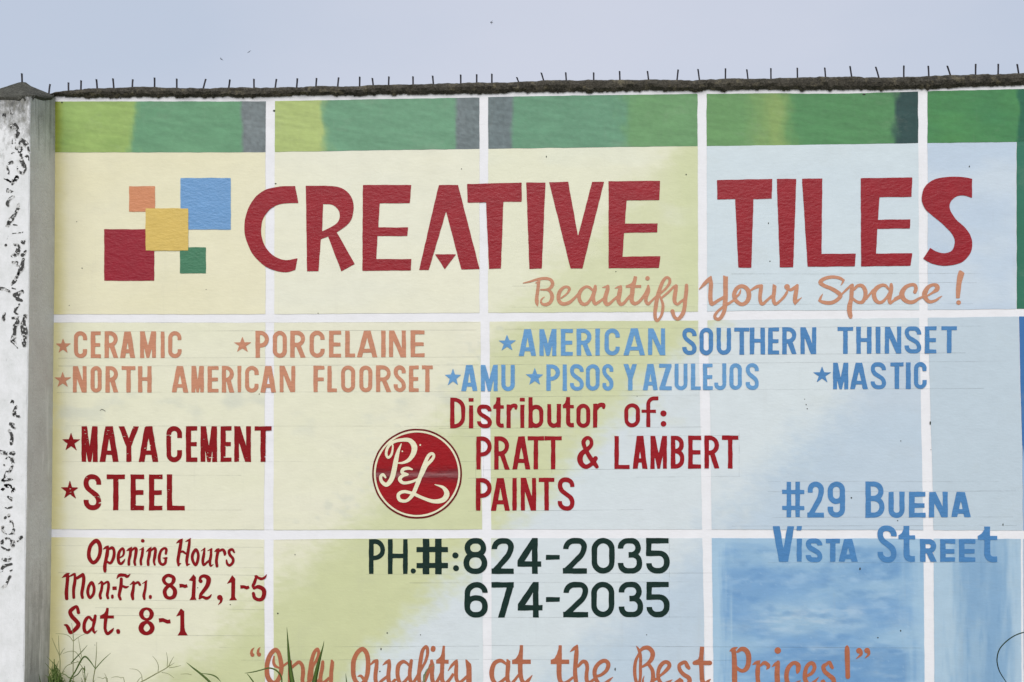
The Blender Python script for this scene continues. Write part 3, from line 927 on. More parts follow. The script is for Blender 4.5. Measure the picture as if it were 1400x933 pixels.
def body(x, y, r, c):
    u = (x + y) / 1.4142; v = (x - y) / 1.4142
    e = (vn(u, v, 60, 60, 50 + r, 4) - 0.5) * 70 + (vn(x, y, 10, 5, 57, 4) - 0.5) * 55
    s = x + y
    wob = vn(x, y, 120, 50, 70 + r * 5 + c, 4)
    if r == 2:
        if c == 0: return mixn((217, 208, 150), mixn((229, 224, 190), (232, 228, 200), wob), sstep(72, 98, x + e * .1))  # yellow tint plus contact shade beside the pillar, both put into the colour
        if c == 1: return mixn((233, 231, 206), (230, 230, 212), wob)
        if c == 2:
            o = mixn((229, 229, 204), GREEN, sstep(1080, 1180, s + e * .9) * .85 )
            o = mixn(o, (226, 228, 208), sstep(.55, .75, wob) * .6)
            return mixn(o, (208, 214, 170), sstep(900, 950, x + e * .3) * .8)
        if c == 3: return mixn((211, 223, 227), (206, 219, 226), wob)
        return mixn((203, 216, 227), (192, 208, 224), sstep(.3, .6, wob))
    # rows 3 and 4: one long diagonal sweep from cream through green to blue
    o = mixn(CREAM, (228, 228, 200), wob)
    if c == 0: o = mixn((219, 211, 156), o, sstep(72, 96, x + e * .1))  # same yellowed edge, pillar corner shade painted into the tint
    off = {(4, 0): -20, (4, 1): -10, (3, 1): -5, (3, 2): -40}.get((r, c), 0)
    o = mixn(o, mixn((211, 215, 174), (205, 210, 166), wob), sstep(1130 + off, 1235 + off, s + e))
    if r == 4: o = mixn(o, (203, 208, 160), sstep(1150 + off, 1260 + off, s + e) * .6)
    o = mixn(o, mixn(PALE, (214, 224, 226), wob), sstep(1370, 1455, s + e * .8))
    o = mixn(o, mixn(SOFT, (188, 206, 220), wob), sstep(1640, 1750, s + e * 1.0))
    if r == 3 and c in (0, 1, 2):
        sm = sstep(.55, .78, vn(x, y, 46, 26, 160 + c, 5)) * np.exp(-((y - 556) / 40.0) ** 2)
        sm = np.maximum(sm, sstep(.56, .75, vn(x, y, 14, 10, 170 + c, 4)) * np.exp(-((s - 1150) / 55.0) ** 2) * .8)
        o = mixn(o, (206, 210, 196), sm * .55)
    if r == 3 and c == 4: o = mixn((195, 210, 220), (191, 206, 216), wob)
    if r == 4 and c == 3:
        # several thin coats dragged sideways with a half-dry brush
        n1 = vn(x, y, 110, 40, 80, 5)
        o = mixn((152, 187, 214), (124, 166, 206), sstep(.32, .68, n1))
        o = mixn(o, (106, 151, 196), sstep(1000, 1130, x) * sstep(880, 900, y + (vn(x, y, 60, 14, 79, 4) - .5) * 50) * .7)
        o = mixn(o, (110, 156, 200), sstep(1120, 1190, x + e * .2) * sstep(800, 780, y - e * .15) * .45)
        hl = np.exp(-((x - 1090) / 60.0) ** 2 - ((y - 848) / 15.0) ** 2) + .7 * np.exp(-((x - 1150) / 40.0) ** 2 - ((y - 834) / 8.0) ** 2) + .6 * np.exp(-((x - 1120) / 70.0) ** 2 - ((y - 890) / 9.0) ** 2) + .5 * np.exp(-((x - 1210) / 22.0) ** 2 - ((y - 925) / 12.0) ** 2)
        o = mixn(o, (186, 206, 222), np.clip(hl, 0, 1) * sstep(.30, .70, vn(x, y, 26, 5, 87, 4)) * .9)
        o = mixn(o, (176, 204, 226), sstep(.50, .85, vn(x, y, 30, 11, 84, 5)) * .45)
        o = mixn(o, (96, 142, 190), sstep(.52, .85, vn(x, y, 24, 10, 184, 5)) * .42)
        o = mixn(o, (196, 216, 230), sstep(.76, .88, vn(x, y, 5, 4, 284, 3)) * .25)
        ed = sstep(1004, 978, x + (vn(x, y, 5, 70, 88, 3) - .5) * 34) + sstep(756, 738, y + (vn(x, y, 60, 6, 89, 3) - .5) * 14) * .8 + sstep(1226, 1262, x + (vn(x, y, 5, 60, 89, 3) - .5) * 22) * .75
        o = mixn(o, (170, 200, 221), np.clip(ed, 0, .88))
    if r == 4 and c == 4:
        n1 = vn(x, y, 14, 90, 81, 4)
        o = mixn((152, 184, 209), (134, 171, 203), sstep(.3, .7, n1))
        o = mixn(o, (120, 160, 196), sstep(.62, .8, vn(x, y, 3.5, 40, 83, 4)) * .4)
        ed = sstep(1318, 1284, x + (vn(x, y, 5, 50, 85, 3) - .5) * 30) + sstep(1368, 1398, x + (vn(x, y, 5, 50, 86, 3) - .5) * 26)
        o = mixn(o, (178, 203, 220), np.clip(ed, 0, .85))
    return o


def tile(xl, xr, yt, yb, fn, label, off=0.0015, step=2.6, wobble=0.5):
    xm0, xm1 = float(xl(300)), float(xr(300))
    w = xm1 - xm0; h = float(yb(xm0)) - float(yt(xm0))
    nx, ny = max(4, int(w / step)), max(4, int(h / step))
    u, v = np.meshgrid(np.linspace(0, 1, nx + 1), np.linspace(0, 1, ny + 1))
    x = xm0 + u * w; y = x * 0
    for _ in range(3):
        y = yt(x) * (1 - v) + yb(x) * v
        x = xl(y) * (1 - u) + xr(y) * u
    edge_x = np.where((u == 0) | (u == 1), (vn(x, y, 30, 14, 44, 3) - .5) * 2 * wobble, 0)
    edge_y = np.where((v == 0) | (v == 1), (vn(x, y, 16, 30, 45, 3) - .5) * 2 * wobble, 0)
    col = np.clip(fn(x, y), 0, 255)
    P = W(x + edge_x, y + edge_y).reshape(-1, 3); P[:, 1] = -off
    cc = paint(col.reshape(-1, 3))
    k = nx + 1
    F_ = [(j * k + i, (j + 1) * k + i, (j + 1) * k + i + 1, j * k + i + 1) for j in range(ny) for i in range(nx)]
    mesh_obj('painted_tile', P, F_, M['tile'], wall, colors=cc, label=label)


cols = [(x_left, V[0][0]), (V[0][1], V[1][0]), (V[1][1], V[2][0]), (V[2][1], V[3][0])]
L1 = ['green painted tile of the top band', 'cream painted tile', 'cream and green painted tile', 'pale blue painted tile']
for c in range(4):
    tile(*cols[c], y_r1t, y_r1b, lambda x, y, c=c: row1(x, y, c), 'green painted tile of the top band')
    tile(*cols[c], I([(58, float(y_r1b(58)) + .35), (350, float(y_r1b(350)) + .35), (650, float(y_r1b(650)) + .35), (950, float(y_r1b(950)) + .35), (1389, float(y_r1b(1389)) + .35)]),
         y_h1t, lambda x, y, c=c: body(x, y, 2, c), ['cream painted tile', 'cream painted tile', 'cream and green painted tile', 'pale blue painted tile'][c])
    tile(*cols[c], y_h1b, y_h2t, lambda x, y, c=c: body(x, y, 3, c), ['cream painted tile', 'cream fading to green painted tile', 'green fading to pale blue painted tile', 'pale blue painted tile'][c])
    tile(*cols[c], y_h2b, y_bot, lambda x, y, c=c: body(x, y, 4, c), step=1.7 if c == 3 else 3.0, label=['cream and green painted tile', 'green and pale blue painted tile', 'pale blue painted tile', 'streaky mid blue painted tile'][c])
tile(V[3][1], x_end, y_r1t, y_r1b, lambda x, y: row1(x, y, 4), 'green painted tile of the top band')
y2 = I([(1250, 196.3), (1389, 194.7)])
tile(V[3][1], x_r2, y2, y_h1t, lambda x, y: body(x, y, 2, 4), 'light blue painted tile')
tile(x_r2b, x_end, I([(1250, 196.4), (1389, 194.4)]), y_h1t, lambda x, y: mixn((44, 108, 82), (52, 116, 96), vn(x, y, 60, 40, 5, 3)), 'dark green painted strip')
tile(V[3][1], x_r3, y_h1b, y_h2t, lambda x, y: body(x, y, 3, 4), 'light blue painted tile')
tile(x_r3b, x_end, y_h1b, y_h2t, lambda x, y: mixn((62, 114, 172), (150, 182, 214), sstep(600, 640, y + (vn(x, y, 9, 30, 6, 3) - .5) * 40)), 'blue painted strip')
tile(V[3][1], x_r4, y_h2b, y_bot, lambda x, y: body(x, y, 4, 4), 'blue painted tile with vertical brush marks', step=2.0)
tile(x_r4b, x_end, y_h2b, y_bot, lambda x, y: mixn((176, 200, 222), (160, 190, 218), vn(x, y, 12, 80, 6, 3)), 'pale blue painted strip')

# ---- sign-writer's pencil guide lines and stray specks
PL = [(75, 453.5, 652, 451.5), (690, 450.5, 1340, 446), (80, 490, 655, 488.3), (672, 488, 1320, 482.8), (80, 500.8, 655, 499), (675, 499, 1375, 494), (78, 536.8, 655, 535.6), (675, 535.2, 1345, 531),
      (600, 543.5, 955, 540.5), (600, 586, 960, 584.2), (605, 597, 1010, 595.5), (660, 642.3, 900, 641.5), (870, 652.5, 1012, 651.5), (640, 653.8, 800, 653), (640, 699.2, 880, 697),
      (90, 582.4, 655, 583), (85, 631.3, 655, 631.2), (235, 649.8, 330, 650), (140, 697.5, 330, 697.6), (85, 724.5, 655, 724.2), (370, 738.3, 655, 737), (75, 746, 360, 748.5), (90, 774, 360, 776.5),
      (80, 783, 362, 787), (80, 820.3, 362, 822), (130, 831, 362, 834), (100, 841.5, 220, 842), (100, 868, 362, 869.3), (300, 885.3, 655, 883.5), (660, 882.5, 1260, 886), (330, 902.5, 655, 901.5), (660, 901.5, 1180, 904),
      (500, 785.5, 975, 783.5), (560, 797, 975, 795.5), (580, 844.5, 975, 843.5), (1050, 658.5, 1365, 658.5), (1050, 672.5, 1390, 671.5), (1055, 707.5, 1385, 707), (1000, 719.5, 1390, 718.5), (1050, 769.5, 1365, 769),
      (965, 724.3, 1262, 724.5), (1000, 375, 1340, 374.2), (960, 388, 1335, 386.5), (960, 416.8, 1330, 415.5), (700, 391.5, 950, 390.5), (700, 420.5, 950, 419.5), (75, 441.2, 655, 441)]
VV, FF = [], []
for x0, y0, x1, y1 in PL:
    m_ = max(2, int((x1 - x0) / 30))
    xx = np.linspace(x0, x1, m_); yy = np.linspace(y0, y1, m_) + (vn(xx, xx * 0 + y0, 80, 1, 8, 2) - .5) * .7
    a, b = W(xx, yy - .33), W(xx, yy + .33); a[:, 1] = b[:, 1] = -0.0021
    s = len(VV); VV += list(a) + list(b)
    FF += [(s + i, s + m_ + i, s + m_ + i + 1, s + i + 1) for i in range(m_ - 1)]
for x, y0, y1 in ((1010.5, 588, 652), (661, 597, 652), (754.5, 641, 648), (1371.5, 715, 720), (650.5, 598, 700), (915, 735, 845)):
    a, b = W([x - .3, x + .3], [y0, y0]), W([x - .3, x + .3], [y1, y1]); a[:, 1] = b[:, 1] = -0.0022
    s = len(VV); VV += list(a) + list(b); FF.append((s, s + 2, s + 3, s + 1))
mesh_obj('pencil_guide_lines', VV, FF, M['pencil'], wall)

S = Shape()
for x, y, w, h in ((375, 151.8, 3, 2.2), (377, 251.5, 2.4, 1.6), (631, 231.3, 1.2, 1.2), (435, 428.5, 1.2, 1), (747, 214.5, 1, 2.4), (938, 239, 1.2, 2), (1325, 228, 1.2, 2.4), (1102, 553.5, 1.1, 1.8), (1103.5, 559, 1.2, 1.4),
                   (1271.7, 578.5, 1.5, 4.6), (1231.3, 603, 1.2, 1.2), (1272.5, 615, 1, 1), (380, 838.8, 1.9, 1.9), (354.6, 539, 1.3, 1.3), (1175.6, 777.8, 1.8, 3.4), (1227, 712, 1.3, 1.3), (1371, 717.5, 1, 3), (1231.2, 862.5, 1.6, 2.4),
                   (1200, 872, 1.8, 1.8), (1163.8, 680.8, 1.8, 1.8), (1050.5, 305.5, 1, 2.2), (1052.5, 357.5, 1, 1.4), (112.5, 367, 1.4, 1.2), (105.2, 303.5, 1.2, 1), (842, 371.7, 1.4, 1), (884, 868, 1.2, 1.2), (529.5, 865.5, 1.6, 1.6),
                   (519.5, 918, 1.6, 1.6), (521, 887.5, 1.4, 3), (841, 915, 1.4, 4), (403.5, 758.5, 1, 1.6), (575, 868, 1.2, 1.4), (315, 826.8, 1.3, 1.3), (270.5, 803.7, 1.1, 1.1), (130, 882, 1.1, 1.1), (95, 418, 1, .8), (282, 396, 1, 1),
                   (165, 134.5, 2, 1.4), (85, 140.5, 2.2, 1.6), (1100, 546, 1, 1), (871, 542, 1.2, .8), (90, 133, 1, 1), (683, 251, 1, .8), (1181, 129.5, 4, 1.6)):
    S.dot(x, y, w / 2 + .15, h / 2 + .15)
S.path(catmull([(137, 561.5, .5), (140, 560, .9), (144.5, 562.5, .6)]), b0=False, b1=False)
put(S, 'stray_specks', M['fleck'], wall, 0.0026, cell=0.35, wob=0.1)

# ---- logo of five coloured squares
logo = empty('square_logo', None, parent=wall)
for nm, mt, q, off in (('square', 'logo_orange', (707, 60, 849, 199), .0030), ('square', 'logo_blue', (988, 15, 1263, 297), .0030), ('square', 'logo_red', (571, 295, 845, 577), .0030),
                       ('square', 'logo_green', (985, 394, 1127, 536), .0030), ('square', 'logo_yellow', (798, 181, 1031, 412), .0045)):
    S = Shape(); S.rect(q[0] / 4, 240 + q[1] / 4, q[2] / 4, 240 + q[3] / 4)
    put(S, nm, M[mt], logo, off, cell=.6, wob=.22)


# ---- lettering: one part per line of writing, one sub-part per letter (or per joined-up word)
def line_of(name, label):
    e_ = empty(name, None, parent=wall)
    if label: e_['label'] = label
    return e_


def block(parent, mat, spec, ox, k, ytop, ybot, v, h, cell=0.55, erode=None):
    """spec: 'C205-278 ...' glyph extents; ytop / ybot: baseline functions of photo x"""
    for i, t in enumerate(spec.split()):
        ch = t[0]; a, b = t[1:].split('~')
        x0, x1 = ox + float(a) / k, ox + float(b) / k; xm = (x0 + x1) / 2
        S = glyph(ch, x0, x1, float(ytop(xm)), float(ybot(xm)), v, h)
        nm = {'*': 'star', '-': 'dash', '.': 'full_stop', '#': 'number_sign'}.get(ch, 'digit' if ch.isdigit() else 'letter')
        put(S, nm, mat, parent, 0.0030 + 0.0002 * (i % 2), cell=cell, erode=erode)


def yl(a, b):
    return I([(a[0], a[1]), (b[0], b[1])])


# headline
P_ = line_of('headline_lettering', 'large deep red capitals of the shop name')
HEAD = [(320, 230, 'P 335,98 335,98 352,192 352,192 300,193 240,201 188,235 155,292 150,365 172,430 218,480 282,503 348,494 348,494 336,558 336,558 285,570 220,560 150,522 92,452 60,360 64,265 100,182 160,126 240,103 335,98'),
        (320, 230, 'P 393,98 393,98 520,98 580,107 625,135 650,180 652,245 628,302 563,352 563,352 660,525 660,525 587,565 587,565 515,375 515,375 475,389 475,389 463,565 463,565 400,565 400,565 393,98|h 488,197 488,197 540,203 572,232 577,275 550,312 482,347 482,347 488,197'),
        (320, 230, 'p 705,93 970,93 962,193 797,193 790,325 952,325 948,372 785,372 778,498 970,498 967,560 702,562'),
        (320, 230, 'p 1120,93 1225,93 1343,553 1243,555 1160,238 1065,558 1012,558|p 1099,472 1214,472 1153,553'),
        (660, 230, 'p -85,88 213,80 213,185 113,185 100,550 35,552 18,188 -83,190'),
        (660, 230, 'p 238,80 343,80 323,550 255,552'), (660, 230, 'p 363,78 467,76 521,372 598,76 663,76 545,550 480,550'),
        (660, 230, 'p 688,73 970,70 965,175 787,178 777,305 957,303 953,352 772,355 765,485 972,482 963,547 688,548'),
        (1000, 230, 'p -80,66 223,60 220,168 120,170 108,545 37,545 20,170 -77,172'), (1000, 230, 'p 247,60 354,60 337,543 264,543'),
        (1000, 230, 'p 385,58 496,58 492,470 679,468 674,538 416,540'),
        (1000, 230, 'p 706,56 988,52 984,158 808,160 801,283 977,281 975,331 797,333 790,468 988,466 978,535 708,538'),
        (1000, 230, 'P 1315,60 1315,60 1315,165 1315,165 1268,151 1225,158 1196,190 1195,230 1225,278 1272,322 1306,370 1316,420 1300,475 1250,520 1170,535 1100,524 1047,495 1047,495 1086,437 1086,437 1118,457 1165,466 1205,450 1221,405 1205,362 1160,312 1100,262 1058,222 1040,168 1056,105 1110,62 1200,48 1265,50 1315,60')]
for ox, oy, t in HEAD: put(parse(t, ox, oy, 4), 'letter', M['headline'], P_, 0.0032, cell=.6, wob=.18)

# slogan in brush script
P_ = line_of('slogan_lettering', 'pale terracotta brush script slogan')
K = 11.667
w1 = parse('s 62,203,12 180,175,34 300,140,40 420,128,46 500,150,50 530,210,56 505,270,52 440,305,38 340,308,22|s 440,305,34 500,345,50 524,430,60 490,512,56 420,545,52 362,530,40 345,490,32 365,450,28 402,422,10|'
           's 260,200,14 300,190,46 303,220,52 297,300,50 280,420,55 280,500,60 290,562,20|s 318,150,36 312,200,40|'
           's 672,440,26 760,370,34 798,300,46 770,264,42 710,272,46 645,340,60 624,440,60 650,510,62 710,535,58 790,515,54 860,460,44 920,400,40 960,350,36|'
           's 1172,320,36 1110,268,46 1050,265,48 980,325,58 952,410,60 975,500,60 1030,540,54 1090,520,50 1140,450,40 1170,380,36|s 1210,252,44 1204,310,62 1180,400,60 1180,470,60 1210,532,54 1260,510,48 1330,460,40 1380,420,40', 710, 370, K)
parse('s 40,274,10 90,264,34 128,250,44|s 135,250,36 122,310,62 90,420,70 85,490,70 110,540,56 160,525,48 220,470,40 280,420,40|s 243,284,10 300,264,36 335,256,40|s 338,252,36 325,310,66 305,420,70 298,480,66 335,540,56 390,515,50 440,455,46 500,390,46|'
      'b 570,93,56 555,165,60 525,260,70 518,350,72 507,440,66 516,500,64 560,530,58 620,505,50 680,440,50 730,365,50 762,290,40|l 412,257,42 660,255,42|p 412,240 500,205 545,140 560,260 412,276|'
      's 772,245,36 768,330,68 742,420,58 735,490,54 770,535,46 810,502,36 880,435,36 940,390,38|o 761,127,72|'
      's 940,390,38 985,350,36 1060,280,42 1112,200,48 1110,135,46 1060,115,44 1005,180,54 960,290,60 920,420,64 895,560,64 880,680,58 890,770,52 920,800,44 975,730,42 1000,640,46 1005,540,46 970,440,36 945,400,34|s 990,435,34 1090,350,40 1170,270,40 1215,245,44|'
      's 1215,250,56 1208,330,64 1192,430,64 1197,505,58 1240,540,44 1290,500,42 1350,455,40', 820, 370, K, w1)
parse('s 216,238,52 212,330,62 195,470,62 182,600,62 150,700,64 80,775,52 20,735,54 -8,650,64', 920, 370, K, w1)
put(w1, 'word', M['salmon_light'], P_, .0031, cell=.5, wob=.12)
w2 = parse('s 422,296,18 500,215,54 570,145,60 605,105,36|s 598,120,50 605,220,66 598,330,68 596,450,66 612,530,64 650,525,56 720,480,50 805,430,50|b 838,96,76 838,200,78 838,350,76 836,460,76 822,570,66|p 798,82 825,84 878,122 878,160 800,160|'
           's 838,450,70 832,580,62 805,680,60 745,770,54 684,770,50 668,720,46 720,645,42 805,580,44|s 860,545,44 965,478,40|c 1100,252,64 1180,295,72 1212,395,74 1180,495,66 1095,540,60 1005,482,66 975,390,66 1015,290,64|s 1082,305,16 1060,370,36 1005,432,34|s 1228,325,30 1300,280,40 1373,252,48', 920, 370, K)
parse('s 0,290,40 60,258,50 118,250,56|s 128,245,50 117,310,62 104,430,60 117,512,58 148,535,50 200,490,44 285,415,44|p 305,218 330,222 368,255 360,320 300,320|s 333,260,62 330,330,60 318,430,62 330,510,60 358,535,50 420,490,44 490,420,44 535,345,42|o 535,263,92|s 545,300,50 600,308,50 660,270,50 700,238,40|'
      's 697,240,44 682,320,66 665,430,70 660,500,56 665,545,18|s 665,520,46 712,478,36 772,430,8', 1030, 370, K, w2)
put(w2, 'word', M['salmon_light'], P_, .0031, cell=.5, wob=.12)
w3 = parse('s 500,155,40 430,120,50 320,105,54 200,130,56 132,188,62 190,242,60 300,287,60 400,345,64 453,400,70 410,462,60 330,510,58 240,518,60 150,498,50 108,480,26|s 120,482,44 140,430,36 172,370,8|s 505,155,36 482,205,26 458,240,6|s 470,385,30 550,305,38 620,238,40|'
           's 642,235,52 632,330,64 625,450,62 602,560,76 598,650,76 612,720,70 618,752,40|s 672,300,46 730,246,52 800,248,58 846,315,68 850,400,64 815,490,60 760,512,54 700,490,46 640,440,40|s 860,455,40 920,380,36 970,320,44|'
           's 1222,300,36 1170,242,50 1100,240,56 1022,292,68 986,372,70 1012,470,66 1070,512,54 1130,495,50 1190,430,44 1225,370,36|s 1262,225,50 1262,290,66 1242,400,66 1232,470,62 1248,525,38 1290,490,44 1360,450,46 1410,425,46', 1110, 370, K)
parse('s 100,450,44 175,410,44|s 415,345,56 432,290,56 412,235,54 350,230,54 262,272,66 207,370,84 240,460,70 320,505,60 400,498,56 480,448,42 545,420,36|s 615,405,26 700,352,38 768,300,74 765,248,66 700,230,50 622,272,66 570,370,80 588,445,68 650,500,54 740,482,44 800,440,32 848,408,8', 1215, 370, K, w3)
put(w3, 'word', M['salmon_light'], P_, .0031, cell=.5, wob=.12)
put(parse('P 1115,10 1140,-2 1200,40 1190,90 1160,200 1145,320 1130,445 1130,445 1070,447 1070,447 1072,280 1090,100|o 1112,512,76', 1215, 370, K), 'exclamation_mark', M['salmon_light'], P_, .0031, cell=.5, wob=.12)

# product lists
P_ = line_of('product_lettering', 'terracotta product list beside small stars')
block(P_, M['salmon'], '*105~187', 50, 4, yl((80, 462), (90, 462)), yl((80, 483), (90, 483)), 6, 6)
block(P_, M['salmon'], 'C205~278 E298~352 R373~446 A458~540 M567~654 I680~701 C720~795', 50, 4, yl((100, 453.4), (250, 453.4)), yl((100, 489.6), (250, 489.4)), 6.0, 5.0)
block(P_, M['salmon'], '*-2~95', 320, 4, yl((330, 460.2), (340, 460.2)), yl((330, 481.5), (340, 481.5)), 6, 6)
block(P_, M['salmon'], 'P118~192 O212~290 R308~390 C413~497 E520~586 L608~662 A672~785 I805~829 N848~940 E966~1042', 320, 4, yl((350, 453), (580, 452)), yl((350, 489.3), (580, 488.5)), 6.2, 5.2)
block(P_, M['salmon'], '*98~190', 50, 4, yl((80, 508.2), (90, 508.2)), yl((80, 529.3), (90, 529.3)), 6, 6)
block(P_, M['salmon'], 'N200~275 O296~358 R378~447 T467~541 H556~630 A740~830 M848~916 E936~996 R1014~1080 I1100~1120 C1140~1216 A1225~1311', 50, 4, yl((100, 501), (380, 500.6)), yl((100, 536.8), (380, 536.8)), 5.8, 5.0)
block(P_, M['salmon'], 'N250~335 F435~495 L511~563 O585~663 O685~757 R777~858 S873~940 E957~1010 T1028~1087', 320, 4, yl((380, 500.5), (590, 500)), yl((380, 536.5), (590, 536)), 5.8, 5.0)
P_ = line_of('product_lettering', 'blue product list beside small stars')
block(P_, M['blue'], '*325~421', 600, 4, yl((690, 457.5), (700, 457.5)), yl((690, 479.3), (700, 479.3)), 6, 6)
t1, b1 = yl((710, 450.5), (1300, 446.3)), yl((710, 487), (1300, 483))
block(P_, M['blue'], 'A437~533 M550~643 E667~733 R753~835 I856~880 C905~990 A1010~1127 N1144~1237', 600, 4, t1, b1, 6.2, 5.2)
block(P_, M['blue_deep'], 'S330~410 O424~500 U518~598 T615~697 H700~783 E800~860 R877~955 N977~1063', 850, 4, t1, b1, 6.2, 5.2)
block(P_, M['blue_deep'], 'T380~465 H482~565 I588~614 N638~728 S745~838 E857~920 T948~1032', 1050, 4, t1, b1, 6.2, 5.2)
t2, b2 = yl((640, 499.3), (1260, 495.6)), yl((640, 535), (1260, 531.8))
block(P_, M['blue'], '*32~123', 600, 4, yl((610, 503.8), (620, 503.8)), yl((610, 527), (620, 527)), 6, 6)
block(P_, M['blue'], 'A122~212 M230~322 U341~416', 600, 4, t2, b2, 6.0, 5.2)
block(P_, M['blue'], '*475~574', 600, 4, yl((730, 503), (740, 503)), yl((730, 526.5), (740, 526.5)), 6, 6)
block(P_, M['blue'], 'P588~662 I677~700 S716~793 O803~880 S893~955 Y1010~1083 A1115~1198 Z1205~1273', 600, 4, t2, b2, 5.8, 5.0)
block(P_, M['blue'], 'U288~360 L378~432 E444~497 J505~572 O588~657 S677~750', 850, 4, t2, b2, 5.8, 5.0)
block(P_, M['blue_deep'], '*247~343', 1050, 4, yl((1120, 501), (1130, 501)), yl((1120, 523), (1130, 523)), 6, 6)
block(P_, M['blue_deep'], 'M355~438 A448~545 S560~645 T668~740 I753~779 C797~867', 1050, 4, t2, b2, 6.0, 5.2)
P_ = line_of('product_lettering', 'dark red product list beside small stars')
scr = lambda X, Y, D: np.maximum(D, np.where(vn(X, Y, 26, 14, 301, 2) > .50, (vn(X + Y * .5, Y, 5.0, 1.1, 303, 2) - .80) * 7, -9))
block(P_, M['darkred'], '*140~240', 50, 4, yl((90, 591.5), (100, 591.5)), yl((90, 616), (100, 616)), 6, 6, cell=0.45, erode=scr)
block(P_, M['darkred'], 'M247~335 A346~450 Y449~562 A560~667 C710~797 E818~880 M898~988 E1007~1067 N1082~1173 T1193~1286', 50, 4, yl((110, 583), (370, 583)), yl((110, 631.7), (370, 631.7)), 7.0, 6.0, cell=0.45, erode=scr)
block(P_, M['darkred'], '*84~245', 70, 6.345, yl((90, 657), (100, 657)), yl((90, 681.5), (100, 681.5)), 6, 6, cell=0.45, erode=scr)
block(P_, M['darkred'], 'S282~437 T484~641 E690~808 E850~968 L1005~1160', 70, 6.345, yl((110, 648.8), (250, 648.8)), yl((110, 697.5), (250, 698)), 7.2, 6.4, cell=0.45, erode=scr)

# distributor lines and emblem
P_ = line_of('distributor_lettering', 'red lines of lettering beside the round emblem')
td, bd = yl((620, 543.8), (910, 542.2)), yl((620, 585.8), (910, 584))
block(P_, M['red'], 'D62~145 i163~190', 600, 4, td, bd, 5.8, 5.4)
block(P_, M['red'], 'S208~290', 600, 4, yl((650, 553.5), (660, 553.5)), yl((650, 585.3), (660, 585.3)), 5.8, 5.4)
block(P_, M['red'], 't298~355', 600, 4, td, bd, 5.8, 5.4)
block(P_, M['red'], 'r370~428', 600, 4, yl((690, 553), (700, 553)), yl((690, 585.3), (700, 585.3)), 5.6, 5.4)
block(P_, M['red'], 'i443~470 b490~572', 600, 4, td, bd, 5.8, 5.4)
block(P_, M['red'], 'u592~668', 600, 4, yl((750, 552.5), (760, 552.5)), yl((750, 584.8), (760, 584.8)), 5.8, 5.4)
block(P_, M['red'], 't678~738', 600, 4, td, bd, 5.8, 5.4)
block(P_, M['red'], 'o752~828 r843~908 o1013~1100', 600, 4, yl((790, 552.3), (880, 551.5)), yl((790, 585), (880, 584.2)), 5.8, 5.4)
block(P_, M['red'], 'f1108~1200', 600, 4, td, bd, 5.8, 5.2)
put(parse('o 1228,542,34 1228,598,32', 600, 430, 4), 'colon', M['red'], P_, .003, cell=.5)
tp, bp = yl((655, 597), (1010, 595.6)), yl((655, 642.2), (1010, 640.5))
block(P_, M['red'], 'P205~290 R303~385 A402~500 T486~575 T578~672 L960~1043', 600, 4, tp, bp, 6.0, 5.6)
block(P_, M['red'], 'A60~140 M157~247 B268~343 E363~434 R452~532 T548~638', 850, 4, tp, bp, 6.2, 5.8)
put(parse('s 400,545,70 370,590,72 330,640,66 250,680,72 180,640,82 150,560,90 180,470,80 270,400,72 330,330,62 325,250,58 270,218,58 215,260,64 212,330,66 250,420,66 310,530,72 370,610,74 420,680,60', 780, 580, 11.667), 'ampersand', M['red'], P_, .003, cell=.5, wob=.15)
block(P_, M['red'], 'P643~730 A725~828 I842~866 N888~972 T986~1072 S1090~1182', 490, 4, yl((650, 654), (790, 653)), yl((650, 698.4), (790, 698)), 6.2, 5.8)

emb = empty('round_emblem', None, parent=wall)
ex, ey = 500 + 468.5 / 6.664, 580 + 452 / 6.664
kx = 416 / 6.664
S = Shape(); S.dot(ex, ey, 61.6, 61.6)
S.prims[-1] = ('poly', np.stack([ex + 61.4 * np.cos(np.linspace(0, 2 * np.pi, 90, endpoint=False)), ey + 61.6 * np.sin(np.linspace(0, 2 * np.pi, 90, endpoint=False))], 1))
put(S, 'rim', M['emblem_ring'], emb, .0030, wob=.15)


def circ(r): return np.stack([ex + r * np.cos(np.linspace(0, 2 * np.pi, 90, endpoint=False)), ey + r * np.sin(np.linspace(0, 2 * np.pi, 90, endpoint=False))], 1)


S = Shape(); S.poly(circ(59.0)); S.hole(circ(56.4)); put(S, 'ring', M['cream'], emb, .0044, cell=.45, wob=.1)
S = Shape(); S.poly(circ(56.2)); put(S, 'disc', M['emblem_red'], emb, .0040, wob=.1)
put(parse('s 325,180,8 297,250,30 275,340,42 260,420,44 237,500,44 192,552,36 147,522,30 138,478,28 160,460,26 182,485,16|s 232,170,10 248,200,16 238,270,20 208,305,22 188,272,24 203,212,26 250,165,28 320,145,30 400,148,40 443,200,52 436,265,46 395,325,34 340,352,22 282,355,8|'
          's 424,412,14 385,402,28 342,412,32 335,442,30 385,458,16 338,470,28 312,502,34 345,535,28 420,525,24 480,498,18|s 470,520,24 505,470,36 550,380,34 600,330,28 622,290,24 605,268,26 572,290,30 535,370,34 500,470,38 462,570,38 425,648,34 372,698,28 312,690,32 300,640,30 350,615,28 430,632,28 520,672,28 620,703,34 705,690,46 740,635,48 708,578,28 630,550,6',
          500, 580, 6.664), 'monogram', M['cream'], emb, .0056, cell=.42, wob=.08)
put(parse('o 335,248,14 498,190,16', 500, 580, 6.664), 'chip', M['cream'], emb, .0054, cell=.3, wob=.2)

